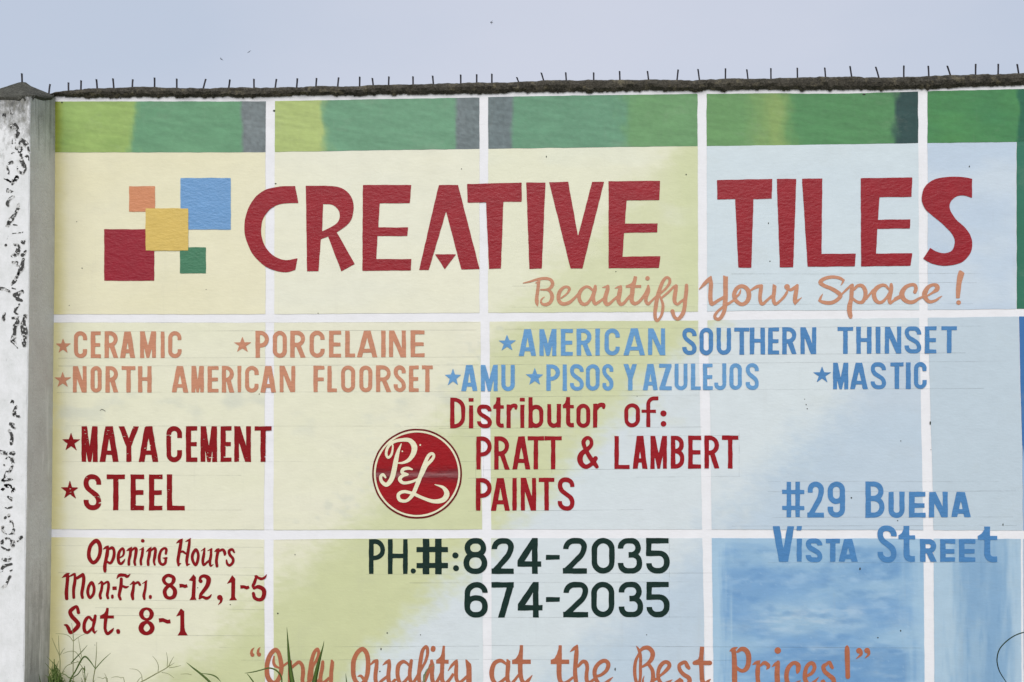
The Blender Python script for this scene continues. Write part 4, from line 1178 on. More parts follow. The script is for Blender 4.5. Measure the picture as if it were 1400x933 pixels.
# telephone
P_ = line_of('telephone_lettering', 'dark green telephone numbers')
ta, ba = yl((500, 737.3), (915, 736.2)), yl((500, 785), (915, 783.5))
block(P_, M['ink'], 'P738~826 H842~950', 320, 4, ta, ba, 6.4, 6.4)
block(P_, M['ink'], '#998~1170', 320, 4, yl((590, 736.7), (600, 736.7)), yl((590, 785.2), (600, 785.2)), 9.0, 8.4)
put(parse('o 980,323,29', 320, 700, 4), 'full_stop', M['ink'], P_, .003, cell=.5)
put(parse('o 1211,238,34 1214,307,33', 320, 700, 4), 'colon', M['ink'], P_, .003, cell=.5)
block(P_, M['ink'], '8135~265 2288~410 4430~560 2678~810 0835~962 3978~1112 51133~1262', 600, 4, yl((630, 735.8), (915, 735.6)), yl((630, 784.8), (915, 784)), 7.8, 7.4)
block(P_, M['ink'], '6140~268 7288~410 4432~567 2680~817 0833~960 3983~1117 51135~1262', 600, 4, yl((630, 796), (915, 795.4)), yl((630, 844.3), (915, 843.8)), 7.8, 7.4)
for oy, y0, y1 in ((0, 758.7, 765.3), (1, 816.4, 823)): block(P_, M['ink'], '-586~662', 600, 4, yl((740, y0), (760, y0)), yl((740, y1), (760, y1)), 6, 6)

# address
P_ = line_of('address_lettering', 'blue street address')
block(P_, M['blue_deep'], '#77~198', 1050, 4, yl((1070, 658.8), (1100, 658.8)), yl((1070, 707.3), (1100, 707.3)), 6.2, 6.6)
block(P_, M['blue_deep'], '2215~305 9325~421 B532~637', 1050, 4, yl((1100, 658.7), (1210, 658.6)), yl((1100, 707.6), (1210, 707.8)), 7.4, 6.8)
block(P_, M['blue_deep'], 'U657~747 E770~860 N880~982 A1000~1107', 1050, 4, yl((1215, 672.5), (1330, 672.8)), yl((1215, 708), (1330, 706.8)), 7.6, 6.4)
block(P_, M['blue_deep'], 'V25~143', 1050, 4, yl((1060, 719.5), (1080, 719.5)), yl((1060, 768), (1080, 768)), 8.4, 6.6)
put(parse('p 157,358 184,358 182,381 155,381|p 157,427 185,427 183,552 156,552', 1050, 630, 4), 'letter', M['blue_deep'], P_, .003)
block(P_, M['blue_deep'], 'S205~298 T315~392 A385~490', 1050, 4, yl((1100, 736.3), (1170, 737)), yl((1100, 768.5), (1170, 768)), 7.4, 6.2)
block(P_, M['blue_deep'], 'S597~703', 1050, 4, yl((1200, 718.8), (1220, 718.8)), yl((1200, 769), (1220, 769)), 8.0, 7.2)
block(P_, M['blue_deep'], 't713~803 t1147~1252', 1050, 4, yl((1220, 719), (1360, 720)), yl((1220, 768.4), (1360, 769)), 8.0, 6.4)
block(P_, M['blue_deep'], 'R830~920 E940~1022 E1043~1133', 1050, 4, yl((1250, 737.2), (1340, 737.2)), yl((1250, 768), (1340, 768.3)), 7.6, 6.2)

# opening hours
P_ = line_of('opening_hours_lettering', 'dark red brush lettered opening hours')
DR = M['darkred']
put(parse('c 255,168,66 310,230,64 318,340,60 285,450,60 210,518,58 148,450,62 138,350,60 170,240,60', 110, 725, K), 'letter', DR, P_, .003, cell=.45, wob=.1)
put(parse('s 365,303,12 410,275,40 447,250,18|s 440,270,40 430,370,58 412,460,54 395,550,56 392,620,54 395,655,46|p 365,620 430,628 385,668|s 455,300,36 510,282,52 540,330,46 533,430,50 485,522,46 425,500,36', 110, 725, K), 'letter', DR, P_, .0032, cell=.45, wob=.1)
put(parse('s 630,440,22 684,400,32 695,330,42 672,290,40 622,350,50 606,440,52 616,510,50 650,535,44 690,500,34 714,458,8', 110, 725, K), 'letter', DR, P_, .003, cell=.45, wob=.1)
put(parse('s 738,330,10 780,305,38 822,272,16|s 805,300,46 795,400,48 777,480,44 775,545,44|s 810,330,30 868,285,36 893,310,50 880,420,50 866,500,44 875,550,40', 110, 725, K), 'letter', DR, P_, .0032, cell=.45, wob=.1)
put(parse('s 943,317,10 1005,278,24|s 998,300,44 985,400,46 965,480,44 970,545,40|o 997,170,60', 110, 725, K), 'letter', DR, P_, .003, cell=.45, wob=.1)
put(parse('s 1052,342,10 1100,305,40 1132,272,16|s 1115,300,46 1100,400,48 1082,490,46 1085,550,44|s 1120,330,30 1180,287,38 1200,315,48 1188,420,50 1175,500,40 1188,550,34', 110, 725, K), 'letter', DR, P_, .0032, cell=.45, wob=.1)
put(parse('s 1365,372,40 1372,310,44 1345,287,40 1290,325,44 1260,420,48 1268,510,48 1312,548,44 1355,520,44 1365,455,40|p 1305,440 1388,425 1395,455 1340,460', 110, 725, K), 'letter', DR, P_, .003, cell=.45, wob=.1)
put(parse('s 248,207,10 300,172,42 347,140,16|s 328,165,48 312,260,56 290,380,52 275,480,54 283,560,34|s 283,548,40 322,528,14|s 393,182,10 440,160,30 477,130,14|s 462,150,34 450,250,48 430,380,48 415,480,50 422,555,36|s 425,550,38 467,538,10|s 320,352,24 350,340,38 400,372,30 430,380,24', 220, 725, K), 'letter', DR, P_, .003, cell=.45, wob=.1)
put(parse('c 560,310,48 598,380,46 590,480,48 555,555,44 510,480,48 508,390,48', 220, 725, K), 'letter', DR, P_, .0032, cell=.45, wob=.1)
put(parse('s 643,332,10 702,288,24|s 697,305,32 685,400,48 670,490,46 685,555,38 740,510,34 795,470,34|s 748,328,10 812,298,24|s 803,308,36 800,400,44 785,490,46 795,568,34 842,543,8', 220, 725, K), 'letter', DR, P_, .003, cell=.45, wob=.1)
put(parse('s 858,342,10 900,315,42 932,293,14|s 915,330,50 900,400,50 888,490,50 897,572,46|s 925,335,34 990,310,46 1022,360,48 1020,392,32', 220, 725, K), 'letter', DR, P_, .0032, cell=.45, wob=.1)
put(parse('s 1172,352,30 1140,308,44 1090,330,46 1102,392,46 1150,450,46 1150,512,48 1100,560,44 1060,532,40 1048,478,26', 220, 725, K), 'letter', DR, P_, .003, cell=.45, wob=.1)
put(parse('s 63,172,10 130,130,52 178,102,14|s 152,150,58 140,280,54 130,400,60 135,505,54|s 185,150,28 250,117,38 270,110,20|s 265,130,38 265,230,50 245,360,50 247,490,46|s 300,180,46 390,125,54|s 398,130,50 407,190,56 396,300,56 375,420,54 386,490,48', 80, 775, K), 'letter', DR, P_, .003, cell=.45, wob=.1)
put(parse('c 535,253,52 570,330,46 560,430,46 503,492,46 470,410,48 487,310,48', 80, 775, K), 'letter', DR, P_, .0032, cell=.45, wob=.1)
put(parse('s 636,278,8 690,240,36|s 702,255,40 690,360,48 665,450,46 675,500,46|s 715,278,30 785,240,38 802,290,46 790,390,48 780,450,46 792,498,40', 80, 775, K), 'letter', DR, P_, .003, cell=.45, wob=.1)
put(parse('s 863,463,44 863,487,44|l 864,343,54 931,341,56', 80, 775, K), 'punctuation', DR, P_, .0032, cell=.45, wob=.1)
put(parse('s 932,190,10 975,135,50 1060,135,50 1100,155,48 1147,117,12|s 1005,195,50 1000,300,56 980,400,52 970,460,52 990,515,44|s 1010,298,34 1075,325,44 1128,308,8', 80, 775, K), 'letter', DR, P_, .003, cell=.45, wob=.1)
put(parse('s 1143,287,10 1200,245,40|s 1205,255,38 1195,360,48 1180,440,56 1190,512,46|s 1210,278,30 1270,247,38 1302,287,40', 80, 775, K), 'letter', DR, P_, .0032, cell=.45, wob=.1)
put(parse('s 293,268,12 362,222,20|s 347,240,38 335,360,46 315,450,50 322,512,38', 170, 775, K), 'letter', DR, P_, .003, cell=.45, wob=.1)
put(parse('s 418,473,50 418,490,46', 170, 775, K), 'full_stop', DR, P_, .0032, cell=.45, wob=.1)
put(parse('c 712,137,56 780,165,58 790,210,62 765,265,50 712,285,46 655,260,54 630,205,58 655,160,54|c 730,300,54 795,350,62 812,410,68 790,475,64 730,500,54 670,475,60 645,400,64 670,340,60', 170, 775, K), 'digit', DR, P_, .003, cell=.45, wob=.1)
put(parse('l 882,303,64 930,300,56 970,312,56 1008,300,50', 170, 775, K), 'dash', DR, P_, .0032, cell=.45, wob=.1)
put(parse('p 1105,120 1145,165 1135,480 1155,528 1045,530 1072,480 1090,232 1028,216', 170, 775, K), 'digit', DR, P_, .003, cell=.45, wob=.1)
put(parse('o 1222,230,62|s 1205,220,42 1222,165,44 1280,147,54 1345,190,76 1330,290,70 1270,380,58 1218,450,50 1203,512,22|s 1200,505,34 1250,480,42 1310,503,50 1360,482,38 1392,440,10', 170, 775, K), 'digit', DR, P_, .0032, cell=.45, wob=.1)
put(parse('o 475,490,88|s 503,510,42 490,560,34 448,607,8', 260, 775, K), 'comma', DR, P_, .003, cell=.45, wob=.1)
put(parse('p 672,133 722,190 718,480 750,532 625,534 655,490 660,248 588,272', 260, 775, K), 'digit', DR, P_, .0032, cell=.45, wob=.1)
put(parse('l 802,322,60 860,318,52 905,335,56 944,318,48', 260, 775, K), 'dash', DR, P_, .003, cell=.45, wob=.1)
put(parse('s 1045,150,36 1130,190,46 1190,170,38 1222,122,10|s 1060,150,38 1028,250,50 1005,305,48 1030,345,36|s 1015,345,34 1090,320,62 1170,362,72 1180,440,68 1150,510,62 1090,525,56 1030,492,56 1012,425,50', 260, 775, K), 'digit', DR, P_, .0032, cell=.45, wob=.1)
put(parse('s 322,262,56 308,200,52 288,165,44 230,202,62 190,250,64 215,320,66 280,390,66 322,450,70 290,512,66 198,585,48 165,520,60 135,470,46 102,460,26', 80, 815, K), 'letter', DR, P_, .003, cell=.45, wob=.1)
put(parse('s 540,385,40 490,335,46 442,372,54 412,460,56 420,550,56 460,582,46 510,545,44 555,490,36|s 590,315,46 575,400,54 557,490,44 560,550,44 580,592,24|s 578,585,30 622,548,8', 80, 815, K), 'letter', DR, P_, .0032, cell=.45, wob=.1)
put(parse('b 787,188,40 775,260,50 762,330,60 750,430,56 745,520,50|s 745,515,50 760,570,52 790,600,50 850,555,44 882,512,10|l 665,335,54 887,333,50|p 665,315 730,280 760,230 770,340 670,362', 80, 815, K), 'letter', DR, P_, .003, cell=.45, wob=.1)
put(parse('s 955,555,62 958,575,60', 80, 815, K), 'full_stop', DR, P_, .0032, cell=.45, wob=.1)
put(parse('c 355,200,40 415,225,56 440,285,70 415,350,56 357,372,42 298,345,56 272,285,70 298,225,56|c 365,415,52 425,450,70 450,510,72 420,570,68 355,597,58 295,570,76 270,515,84 295,450,76', 170, 815, K), 'digit', DR, P_, .003, cell=.45, wob=.1)
put(parse('l 556,388,64 620,380,60 690,410,60 738,402,66', 170, 815, K), 'dash', DR, P_, .0032, cell=.45, wob=.1)
put(parse('p 905,198 958,240 962,500 975,560 1017,628 850,630 890,560 895,500 895,308 826,326', 170, 815, K), 'digit', DR, P_, .003, cell=.45, wob=.1)

# bottom motto in brush script, running off below the picture
P_ = line_of('motto_lettering', 'rust orange brush script motto in quotation marks')
RU = M['rust']
put(parse('o 178,495,62 284,488,66|s 163,470,46 172,420,36 208,378,10|s 264,465,44 275,410,34 300,376,10', 330, 853, K), 'quotation_mark', RU, P_, .003, cell=.45, wob=.1)
w = parse('c 545,415,70 470,480,72 422,600,74 408,720,74 422,840,76 480,930,78 550,935,72 612,850,70 640,720,70 632,600,70 598,470,66|s 522,520,28 515,610,44 542,670,44 605,702,28|s 672,668,34 740,620,40 790,600,40|s 780,615,58 775,760,60 775,900,62 775,985,60|s 810,690,44 870,640,50 925,610,54 975,670,60 986,780,64 975,900,62 1000,965,58 1060,940,50|'
          's 1040,960,44 1110,880,56 1140,690,42 1205,570,48 1235,470,48 1215,400,46 1162,460,58 1120,600,64 1095,760,66 1085,900,66 1112,975,58 1190,950,50 1250,880,46|s 1300,605,50 1292,700,60 1265,840,64 1272,935,60 1325,930,48 1400,865,46', 330, 853, K)
parse('s 280,590,38 283,640,60 270,760,60 265,900,64 255,1010,62 205,1110,56 140,1120,50|p 262,568 275,568 316,605 310,660 255,640', 430, 853, K, w)
put(w, 'word', RU, P_, .003, cell=.5, wob=.1)
w = parse('c 765,400,68 830,462,70 855,580,74 855,700,74 840,820,70 800,915,70 730,965,66 662,920,70 625,820,72 618,700,74 628,580,74 685,460,70|s 693,838,16 740,830,46 790,885,50 860,985,44|s 888,658,16 950,600,48 1000,580,36|s 995,590,54 990,680,64 975,800,64 977,905,66 1012,965,58 1080,900,46 1155,845,46|s 1087,660,10 1150,610,48 1190,582,36|'
          's 1190,588,54 1192,680,64 1180,800,66 1185,905,66 1218,962,58 1283,895,46', 430, 853, K)
parse('s 222,660,40 190,625,46 130,602,58 62,655,66 42,760,66 52,870,66 92,955,58 150,925,50 212,850,44|s 262,588,54 247,680,60 235,800,60 247,905,60 282,945,54 332,880,50 385,790,50|s 385,790,50 440,690,42 490,590,46 520,480,50 518,390,50 490,362,46 442,422,56 420,520,62 400,650,64 385,780,64 387,905,64 422,965,58 480,900,50 530,770,50 570,650,44|'
      's 585,590,50 597,680,66 590,800,66 602,905,64 642,955,54 700,870,50 745,760,44|s 611,388,76 608,408,76|b 780,348,36 773,440,46 762,560,70 755,680,66 750,800,66 757,905,66 800,955,54 870,890,50 935,795,46|l 658,603,58 858,604,66|p 664,575 720,530 757,450 775,430 775,600 664,612|'
      's 848,748,10 900,672,42 960,610,50 992,573,16|s 985,598,38 980,680,60 975,800,62 987,895,60 1032,932,54 1090,892,46 1145,840,44|s 1180,690,84 1181,800,84 1180,920,86 1175,1010,82 1130,1110,66|p 1122,566 1150,572 1215,640 1222,720 1138,720', 540, 853, K, w)
put(w, 'word', RU, P_, .003, cell=.5, wob=.1)
put(parse('s 610,640,40 540,592,54 480,592,60 412,642,70 377,760,76 392,880,70 452,955,58 520,930,56 600,860,44|s 640,605,60 637,680,70 627,800,66 632,905,66 682,955,54 740,900,44 805,815,40|p 612,560 630,560 675,592 672,660 606,640|b 850,338,52 846,440,58 832,560,78 832,680,74 836,800,74 862,905,64 912,938,58 960,900,54 1024,818,8|'
          'l 702,605,70 1000,604,72|p 705,575 760,553 800,490 826,390 845,600 702,640', 640, 853, K), 'word', RU, P_, .003, cell=.5, wob=.1)
put(parse('b 302,340,52 298,440,58 286,560,84 285,680,78 285,800,80 302,905,68 352,948,58 420,920,50 510,850,38|l 150,606,70 446,604,72|p 150,573 210,550 250,480 277,385 295,600 150,642|s 457,448,10 520,395,50 572,345,30|s 568,368,46 560,480,72 550,600,70 540,720,66 545,850,70 562,960,62|s 585,680,40 660,602,58 715,620,66 732,700,60 722,800,62 727,905,62 772,932,48 840,885,44|'
          's 865,838,46 950,815,50 1038,742,60 1070,650,70 1030,592,64 960,602,66 882,672,64 850,770,66 872,880,66 932,965,62 1012,950,54 1080,900,44 1145,846,6', 740, 853, K), 'word', RU, P_, .003, cell=.5, wob=.1)
put(parse('s 172,352,10 205,400,38 232,470,48 242,560,48 240,700,50 238,850,48 222,935,44|s 215,475,34 165,590,50 148,720,54 156,850,54 188,955,50 232,930,40|s 220,440,44 290,387,60 370,385,70 430,452,76 425,540,72 370,620,60 275,682,40|s 375,650,56 430,740,60 441,850,66 420,940,66 350,992,54 290,962,42 278,900,34 300,826,6|s 440,905,40 510,870,42|'
          's 540,840,34 640,752,56 700,672,62 682,620,64 620,612,62 552,682,66 522,780,60 532,885,60 592,965,60 682,930,48 752,886,6|s 1012,705,54 985,670,70 955,612,56 900,628,60 858,662,56 872,740,64 930,808,66 1008,860,70 1020,925,70 960,985,58|p 770,930 868,855 920,890 935,960 780,960|'
          'b 1223,363,64 1216,450,68 1210,560,72 1213,680,74 1218,800,74 1227,905,72 1272,948,54 1320,912,42 1362,878,6|s 1100,623,62 1350,622,66|l 1250,622,72 1358,622,72|p 1090,592 1160,562 1188,480 1225,400 1225,640 1090,650', 855, 853, K), 'word', RU, P_, .003, cell=.5, wob=.1)
w = parse('s 322,435,14 375,405,56 444,376,14|s 382,430,76 392,520,78 396,650,80 398,780,84 400,1005,84|s 445,445,40 510,400,68 580,422,80 620,500,84 620,620,80 590,708,76 530,750,62 470,730,54 425,690,46|s 686,652,12 740,620,50 800,592,24|s 778,625,56 768,740,76 766,850,70 782,990,80|s 805,672,30 870,622,60 928,652,66 935,685,58 912,722,20|'
          's 995,684,10 1050,640,48 1100,598,30|s 1092,615,60 1080,720,80 1078,850,84 1086,990,80|o 1086,425,104', 970, 853, K)
parse('s 112,788,20 126,740,68 130,662,76 80,622,62 20,642,64 -38,720,72 -58,830,72 -38,935,70 40,975,58 120,930,42 172,900,8|s 270,832,40 350,780,56 390,702,60 370,640,64 320,630,62 262,692,66 237,800,70 247,905,70 312,965,60 390,920,46 458,846,8|'
      's 675,700,46 652,660,60 630,608,44 580,642,56 532,682,66 552,760,70 620,820,70 688,880,76 690,955,70 620,1005,54|p 490,900 540,880 570,930 560,980 480,970', 1080, 853, K, w)
put(w, 'word', RU, P_, .003, cell=.5, wob=.1)
put(parse('s 908,350,20 910,400,74 912,520,82 916,700,76 920,825,74 920,845,70|o 934,972,76', 1080, 853, K), 'exclamation_mark', RU, P_, .003, cell=.45, wob=.1)
put(parse('o 1100,428,92 1228,425,90|s 1130,440,52 1128,490,44 1053,558,8|s 1256,440,46 1252,490,40 1192,550,8', 1080, 853, K), 'quotation_mark', RU, P_, .003, cell=.45, wob=.1)


# ------------------------------------------------------------------ pillar at the end of the wall
PD = 0.26
fr = I([(100, 41.2), (135, 41), (250, 40.3), (400, 39.5), (530, 37.8), (670, 36), (810, 34), (933, 32.6), (1050, 31)])
bk = I([(100, 76), (135, 75.6), (250, 75.4), (390, 74.4), (530, 72.6), (670, 71.4), (810, 69.4), (933, 67), (1050, 65)])
pc = W(5, 900, -PD / 2)[0]
pillar = empty('wall_pillar', (pc, -PD / 2, 0), 'square pillar with peeling white front and bare grey side under a dark cap', 'pillar')
pillar['kind'] = 'thing'
PW = 0.27
ys = np.concatenate([np.arange(132.5, 985, 2.2), [ground_py(30, -PD) + 30]])
f_ = W(fr(ys), ys, -PD)
bxz = W(bk(ys), ys, 0.0)
xb = bxz[:, 0]
rows = []
chip = (vn(ys, ys * 0, 26, 1, 12, 4) - .5)
for i in range(len(ys)):
    x, z = f_[i, 0], f_[i, 2]
    c = 0.004 + max(0, chip[i]) * 0.008
    nz = (hash2(np.array([i]), np.array([3]), 5)[0] - .5) * .0002
    rows.append([(x - PW, -PD, z), (x - c, -PD, z), (x + nz, -PD + c, z), (xb[i], 0.0, bxz[i, 2]), (x - PW, 0.0, bxz[i, 2])])
VV = np.array(rows).reshape(-1, 3)
FF, FM = [], []
n = len(ys)
for i in range(n - 1):
    for k in range(5):
        a, b = i * 5 + k, i * 5 + (k + 1) % 5
        FF.append((a, a + 5, b + 5, b)); FM.append(0 if k in (0, 1, 4) else 1)
FF.append((0, 1, 2, 3, 4)); FM.append(1)
PILLAR_TOP = float(f_[0, 2])
M['pfront'] = pillar_front_mat(); M['pside'] = pillar_side_mat()
mesh_obj('shaft', VV, FF, None, pillar, mats=[M['pfront'], M['pside']], fmat=FM)

# low domed mortar cap; its base climbs a little towards the wall as the shaft does
zF = W(40, 133.5, -PD)[2]; zB = W(75, 134.2, 0.0)[2]
ax, ay = W(30, 112.2, -PD / 2)[0], -PD / 2
za = W(30, 112.2, -PD / 2)[2]
x1 = f_[0, 0] + 0.003; x0 = f_[0, 0] - PW - 0.003
VV, FF = [], []
NA = 90
lv = [(0.99, -0.10), (1.005, -0.02), (1.010, .05), (.96, .14), (.83, .27), (.66, .42), (.48, .59), (.30, .76), (.12, .93)]
cx0, cy0 = (x0 + x1) / 2, -PD / 2
for j, (s, hz) in enumerate(lv):
    for a in range(NA):
        t = 2 * math.pi * a / NA
        ca, sa = math.cos(t), math.sin(t)
        pw = 2.0 / (9.0 - 6.0 * max(hz, 0))
        ux, uy = math.copysign(abs(ca) ** pw, ca), math.copysign(abs(sa) ** pw, sa)
        bx = cx0 + ux * (x1 - x0) / 2
        rx = (x1 - x0) / 2 + (0.010 if (ux > 0 and uy > .5) else 0)
        px = cx0 + (ax - cx0) * max(hz, 0) + ux * s * (x1 - x0) / 2
        py = cy0 + uy * s * (PD / 2 + .003)
        if py > -PD * .9 and ux > .8: px += (xb[0] - f_[0, 0]) * (py + PD) / PD * s
        zb = zF + (zB - zF) * (py + PD) / PD
        nz = (vn(np.array([a * 3.0]), np.array([j * 9.0]), 8, 8, 17, 3)[0] - .5)
        rg = (vn(np.array([a * 5.0]), np.array([3.0]), 5, 8, 19, 3)[0] - .5) * .05 if j < 3 else 0
        VV.append((px + nz * .003, py + nz * .003 * (j > 2), zb + (za - (zF + zB) / 2) * hz + nz * .010 + rg))
for j in range(len(lv) - 1):
    for a in range(NA):
        FF.append((j * NA + a, j * NA + (a + 1) % NA, (j + 1) * NA + (a + 1) % NA, (j + 1) * NA + a))
VV.append((ax, ay, za)); top_i = len(VV) - 1
for a in range(NA): FF.append(((len(lv) - 1) * NA + a, (len(lv) - 1) * NA + (a + 1) % NA, top_i))
FF.append(tuple(range(NA - 1, -1, -1)))
mesh_obj('cap', VV, FF, M['cap'], pillar, smooth=False)
spike(30.7, 101.2, 30.4, 113, pillar, Y=-PD / 2)
spike(67, 114.5, 66.8, 125.5, pillar, Y=-0.02)

# remains of black stencilled marks flaking off the pillar front
M['flake'] = concrete_mat('flaking_black_paint', (0.02, 0.02, 0.02), (0.07, 0.07, 0.068), 60.0, 0.004)
KF = 6.2222
marks = empty('flaking_lettering', None, parent=pillar)
marks['label'] = 'flaking remains of black lettering'
STROKES = []
for oy, t in ((100, 's 25,365,10 40,355,14 45,375,10|s 85,305,8 95,350,8|s 110,315,8 110,350,6|s 90,440,12 110,440,14 95,460,10|s 130,440,24 150,470,26 157,510,22 145,550,12|p 180,545 240,600 215,625 185,590 165,612 153,600|s 140,640,26 175,640,24 165,665,20|p 115,650 135,670 110,700 95,685|s 240,635,16 250,670,14|s 180,700,22 200,720,18 240,710,16 245,740,12|'
                   's 185,740,24 205,790,30 215,825,22 190,850,28 155,830,18 150,800,10|s 75,770,20 100,760,22|s 60,795,16 70,830,18 68,850,12|s 25,900,10 60,910,14 90,925,10|s 110,920,18 145,890,24|s 105,560,8 105,600,6|s 135,530,10 130,600,8'),
              (240, 's 30,25,10 60,40,14 90,55,8|s 105,75,18 145,25,28|p 65,115 115,135 90,152 60,142|s 110,180,26 80,205,28 62,240,22 70,265,10|s 160,230,10 150,290,20 110,360,26 80,400,24|p 65,395 90,420 75,440 50,432|s 115,420,10 145,425,16|s 110,495,7 210,482,9|s 190,570,16 205,580,14 215,555,8|o 50,592,18|s 120,585,14 150,600,26 157,640,34 130,680,22 100,687,14|'
                   's 190,680,24 220,645,20|s 115,740,16 150,735,14 150,765,14|s 200,715,26 185,770,30 155,840,22|s 155,835,20 130,890,24 100,930,18|s 70,520,8 60,545,6'),
              (380, 's 0,90,16 40,95,20 75,110,16|s 105,88,14 130,95,8|s 135,150,38 190,120,34|s 150,180,32 185,195,22|s 165,225,18 140,260,18 125,295,14 150,310,8|s 45,305,12 30,335,16 38,355,8|l 95,342,26 160,342,26|s 150,370,26 125,420,22 125,480,26 105,540,22|s 120,550,16 150,600,16'),
              (520, 's 95,190,16 110,180,20 115,205,10|s 135,225,18 120,275,24|s 120,295,12 165,310,16|s 90,370,18 115,375,14|s 105,395,12 125,410,8|s 80,430,18 105,480,34 95,545,18|o 35,722,14'),
              (660, 's 45,300,14 75,280,14|s 150,500,8 185,465,18|s 30,650,20 65,660,20 90,635,14|s 10,750,14 40,710,24 100,695,14|s 90,750,14 110,740,12|s 85,800,18 55,860,32 25,890,14|s 20,205,10 60,215,14 100,210,10')):
    STROKES += [(q, oy, 0) for q in t.split('|')]
DIGITS = [
    (520, 's 5,610,24 60,620,30 115,620,32|s 45,670,14 85,660,16 110,700,22 90,760,20 50,800,18 30,850,16|s 30,850,20 70,845,18 110,845,16|s 25,925,22 60,895,16 100,910,24 112,935,22'),
    (660, 's 25,60,22 55,30,18 100,45,26 105,80,22|s 70,120,22 100,140,20|s 80,330,16 110,345,18 112,420,22 70,440,14 30,420,12 25,380,10|s 15,545,20 25,500,26 65,470,20 105,500,28 110,530,28|s 15,550,18 60,575,26 80,570,14'),
    (380, 's 215,330,30 200,400,44 210,470,56 205,530,44 205,580,20'),
]
for oy, t in DIGITS: STROKES += [(q, oy, 1) for q in t.split('|')]
fl = lambda th, sc, sd, gain, grow: (lambda X, Y, D: np.maximum(D - grow, (th - vn(X, Y, sc, sc, sd, 4)) * gain))
for q, oy, dg in STROKES:
    S = parse(q, 0, oy, KF)
    put(S, 'paint_flake', M['flake'], marks, .0014, Y=-PD, cell=.33, wob=.9, erode=fl(.46, 2.2, 43, 9, .1) if dg else fl(.43, 2.6, 41, 9, .25))
    put(S, 'rubbed_paint', M['ghost'], marks, .0008, Y=-PD, cell=.5, wob=1.3, erode=fl(.50, 3.0, 47, 7, .9))

# ------------------------------------------------------------------ weeds and grass at the foot of the wall
def blade(parent, pts, Y, mat, name='blade', to_ground=True, drift=0.0, sub=6):
    P = [list(p) for p in pts]
    if to_ground:
        lx, ly, lw = P[-1]
        gy = ground_py(lx, Y)
        if ly < gy: P.append([lx + (lx - P[-2][0]) * 0.25, gy, lw])
    C = catmull(np.array(P, float), sub=sub)
    n = len(C)
    tx = np.gradient(C[:, 0]); ty = np.gradient(C[:, 1]); L = np.hypot(tx, ty) + 1e-9
    nx, ny = -ty / L, tx / L
    hw = np.maximum(C[:, 2], .25) / 2
    t = np.linspace(0, 1, n)
    a = W(C[:, 0] - nx * hw, C[:, 1] - ny * hw, Y); b = W(C[:, 0] + nx * hw, C[:, 1] + ny * hw, Y); m = W(C[:, 0], C[:, 1], Y)
    dr = drift * (1 - t) ** 2
    for q in (a, b, m): q[:, 1] += dr
    m[:, 1] -= hw * .0035 * .55
    k = m.copy(); k[:, 1] += hw * .0035 * .45
    VV = np.concatenate([a, m, b, k]); FF = []
    for i in range(n - 1):
        for q in range(4):
            r = (q + 1) % 4
            FF.append((q * n + i, r * n + i, r * n + i + 1, q * n + i + 1))
    FF += [(0, n, 2 * n, 3 * n), (n - 1, 4 * n - 1, 3 * n - 1, 2 * n - 1)]
    return mesh_obj(name, VV, FF, mat, parent, smooth=True)


def plant(name, px, Y, label, cat, group=None):
    p = W(px, 933, Y)
    o = empty(name, (p[0], Y, 0), label, cat, group)
    o['kind'] = 'thing'
    return o


rnd = random.Random(5)
c = plant('grass_clump', 92, -.10, 'wispy green grass clump growing at the foot of the pillar', 'grass clump')
ST, LF, LD = M['stem'], M['leaf'], M['leaf_dark']
B = lambda pts, mat=ST, nm='stem', tg=False, Y=-.10, d=0.0: blade(c, pts, Y, mat, nm, tg, d)
B([(99, 862, .6), (100.3, 872, .9), (100, 900, 1.1), (100, 930, 1.3)], ST, 'stem', True)
B([(76, 866.6, .5), (88, 867.3, .8), (95, 870.5, .9), (100, 877, 1)]); B([(118, 866, .5), (108, 871, .8), (100, 877, 1)]); B([(98, 852, .4), (99.5, 864, .7), (100, 872, .9)])
B([(71, 872.5, .5), (76, 885, .9), (81.5, 898, 1.1), (82, 915, 1.2), (81, 940, 1.3)], ST, 'stem', True, -.08); B([(80, 869, .5), (80.5, 884, .9), (81.5, 897, 1)], Y=-.08); B([(88.5, 886.5, .5), (85, 891, .8), (81.5, 897, .9)], Y=-.08)
B([(131, 915.5, .8), (124.5, 906, 1.6), (118.5, 899, 2.2), (114.5, 898.6, 2.3), (110, 904.5, 2.2), (103, 918, 2.0), (96, 930, 2.0), (92, 950, 2.0)], LD, 'blade', True, -.14)
B([(132.3, 878, .5), (131.6, 896, 1.0), (130, 914, 1.3), (127.5, 930, 1.4), (127, 950, 1.4)], ST, 'stem', True, -.12); B([(151.5, 893, .4), (141, 902.5, 1.2), (130, 915, 1.4)], LF, 'blade', Y=-.12)
B([(119.5, 882.5, .4), (112, 891, 1.2), (101, 902.5, 1.5), (97, 907, 1.0)], LD, 'blade', Y=-.11); B([(107, 872, .4), (109, 884, .8), (111.5, 899, 1.0)], Y=-.13)
B([(86, 894, .5), (94, 891, .8), (102, 891, .9), (107, 896, .9), (112, 903, .8)]); B([(84, 922, .8), (90, 912, .9), (98, 907.5, 1.0), (108, 905, .7), (112, 906, .4)])
B([(76, 923, .6), (86, 921.5, 1.1), (93, 926, 1.2), (97, 934, 1.2)], LF, 'blade', True); B([(97, 929, 1), (106, 922.5, 1.4), (115.5, 918, 1.1)], LD, 'blade', True); B([(115.5, 911, 1.0), (115.8, 917, 1.6), (114.5, 920, 1.0)], LD, 'blade')
B([(112, 911, .4), (113.5, 922, .9), (116, 932, 1.1), (116, 945, 1.2)], ST, 'stem', True); B([(120.5, 920, .4), (118, 927, .8), (115.5, 934, .9)])
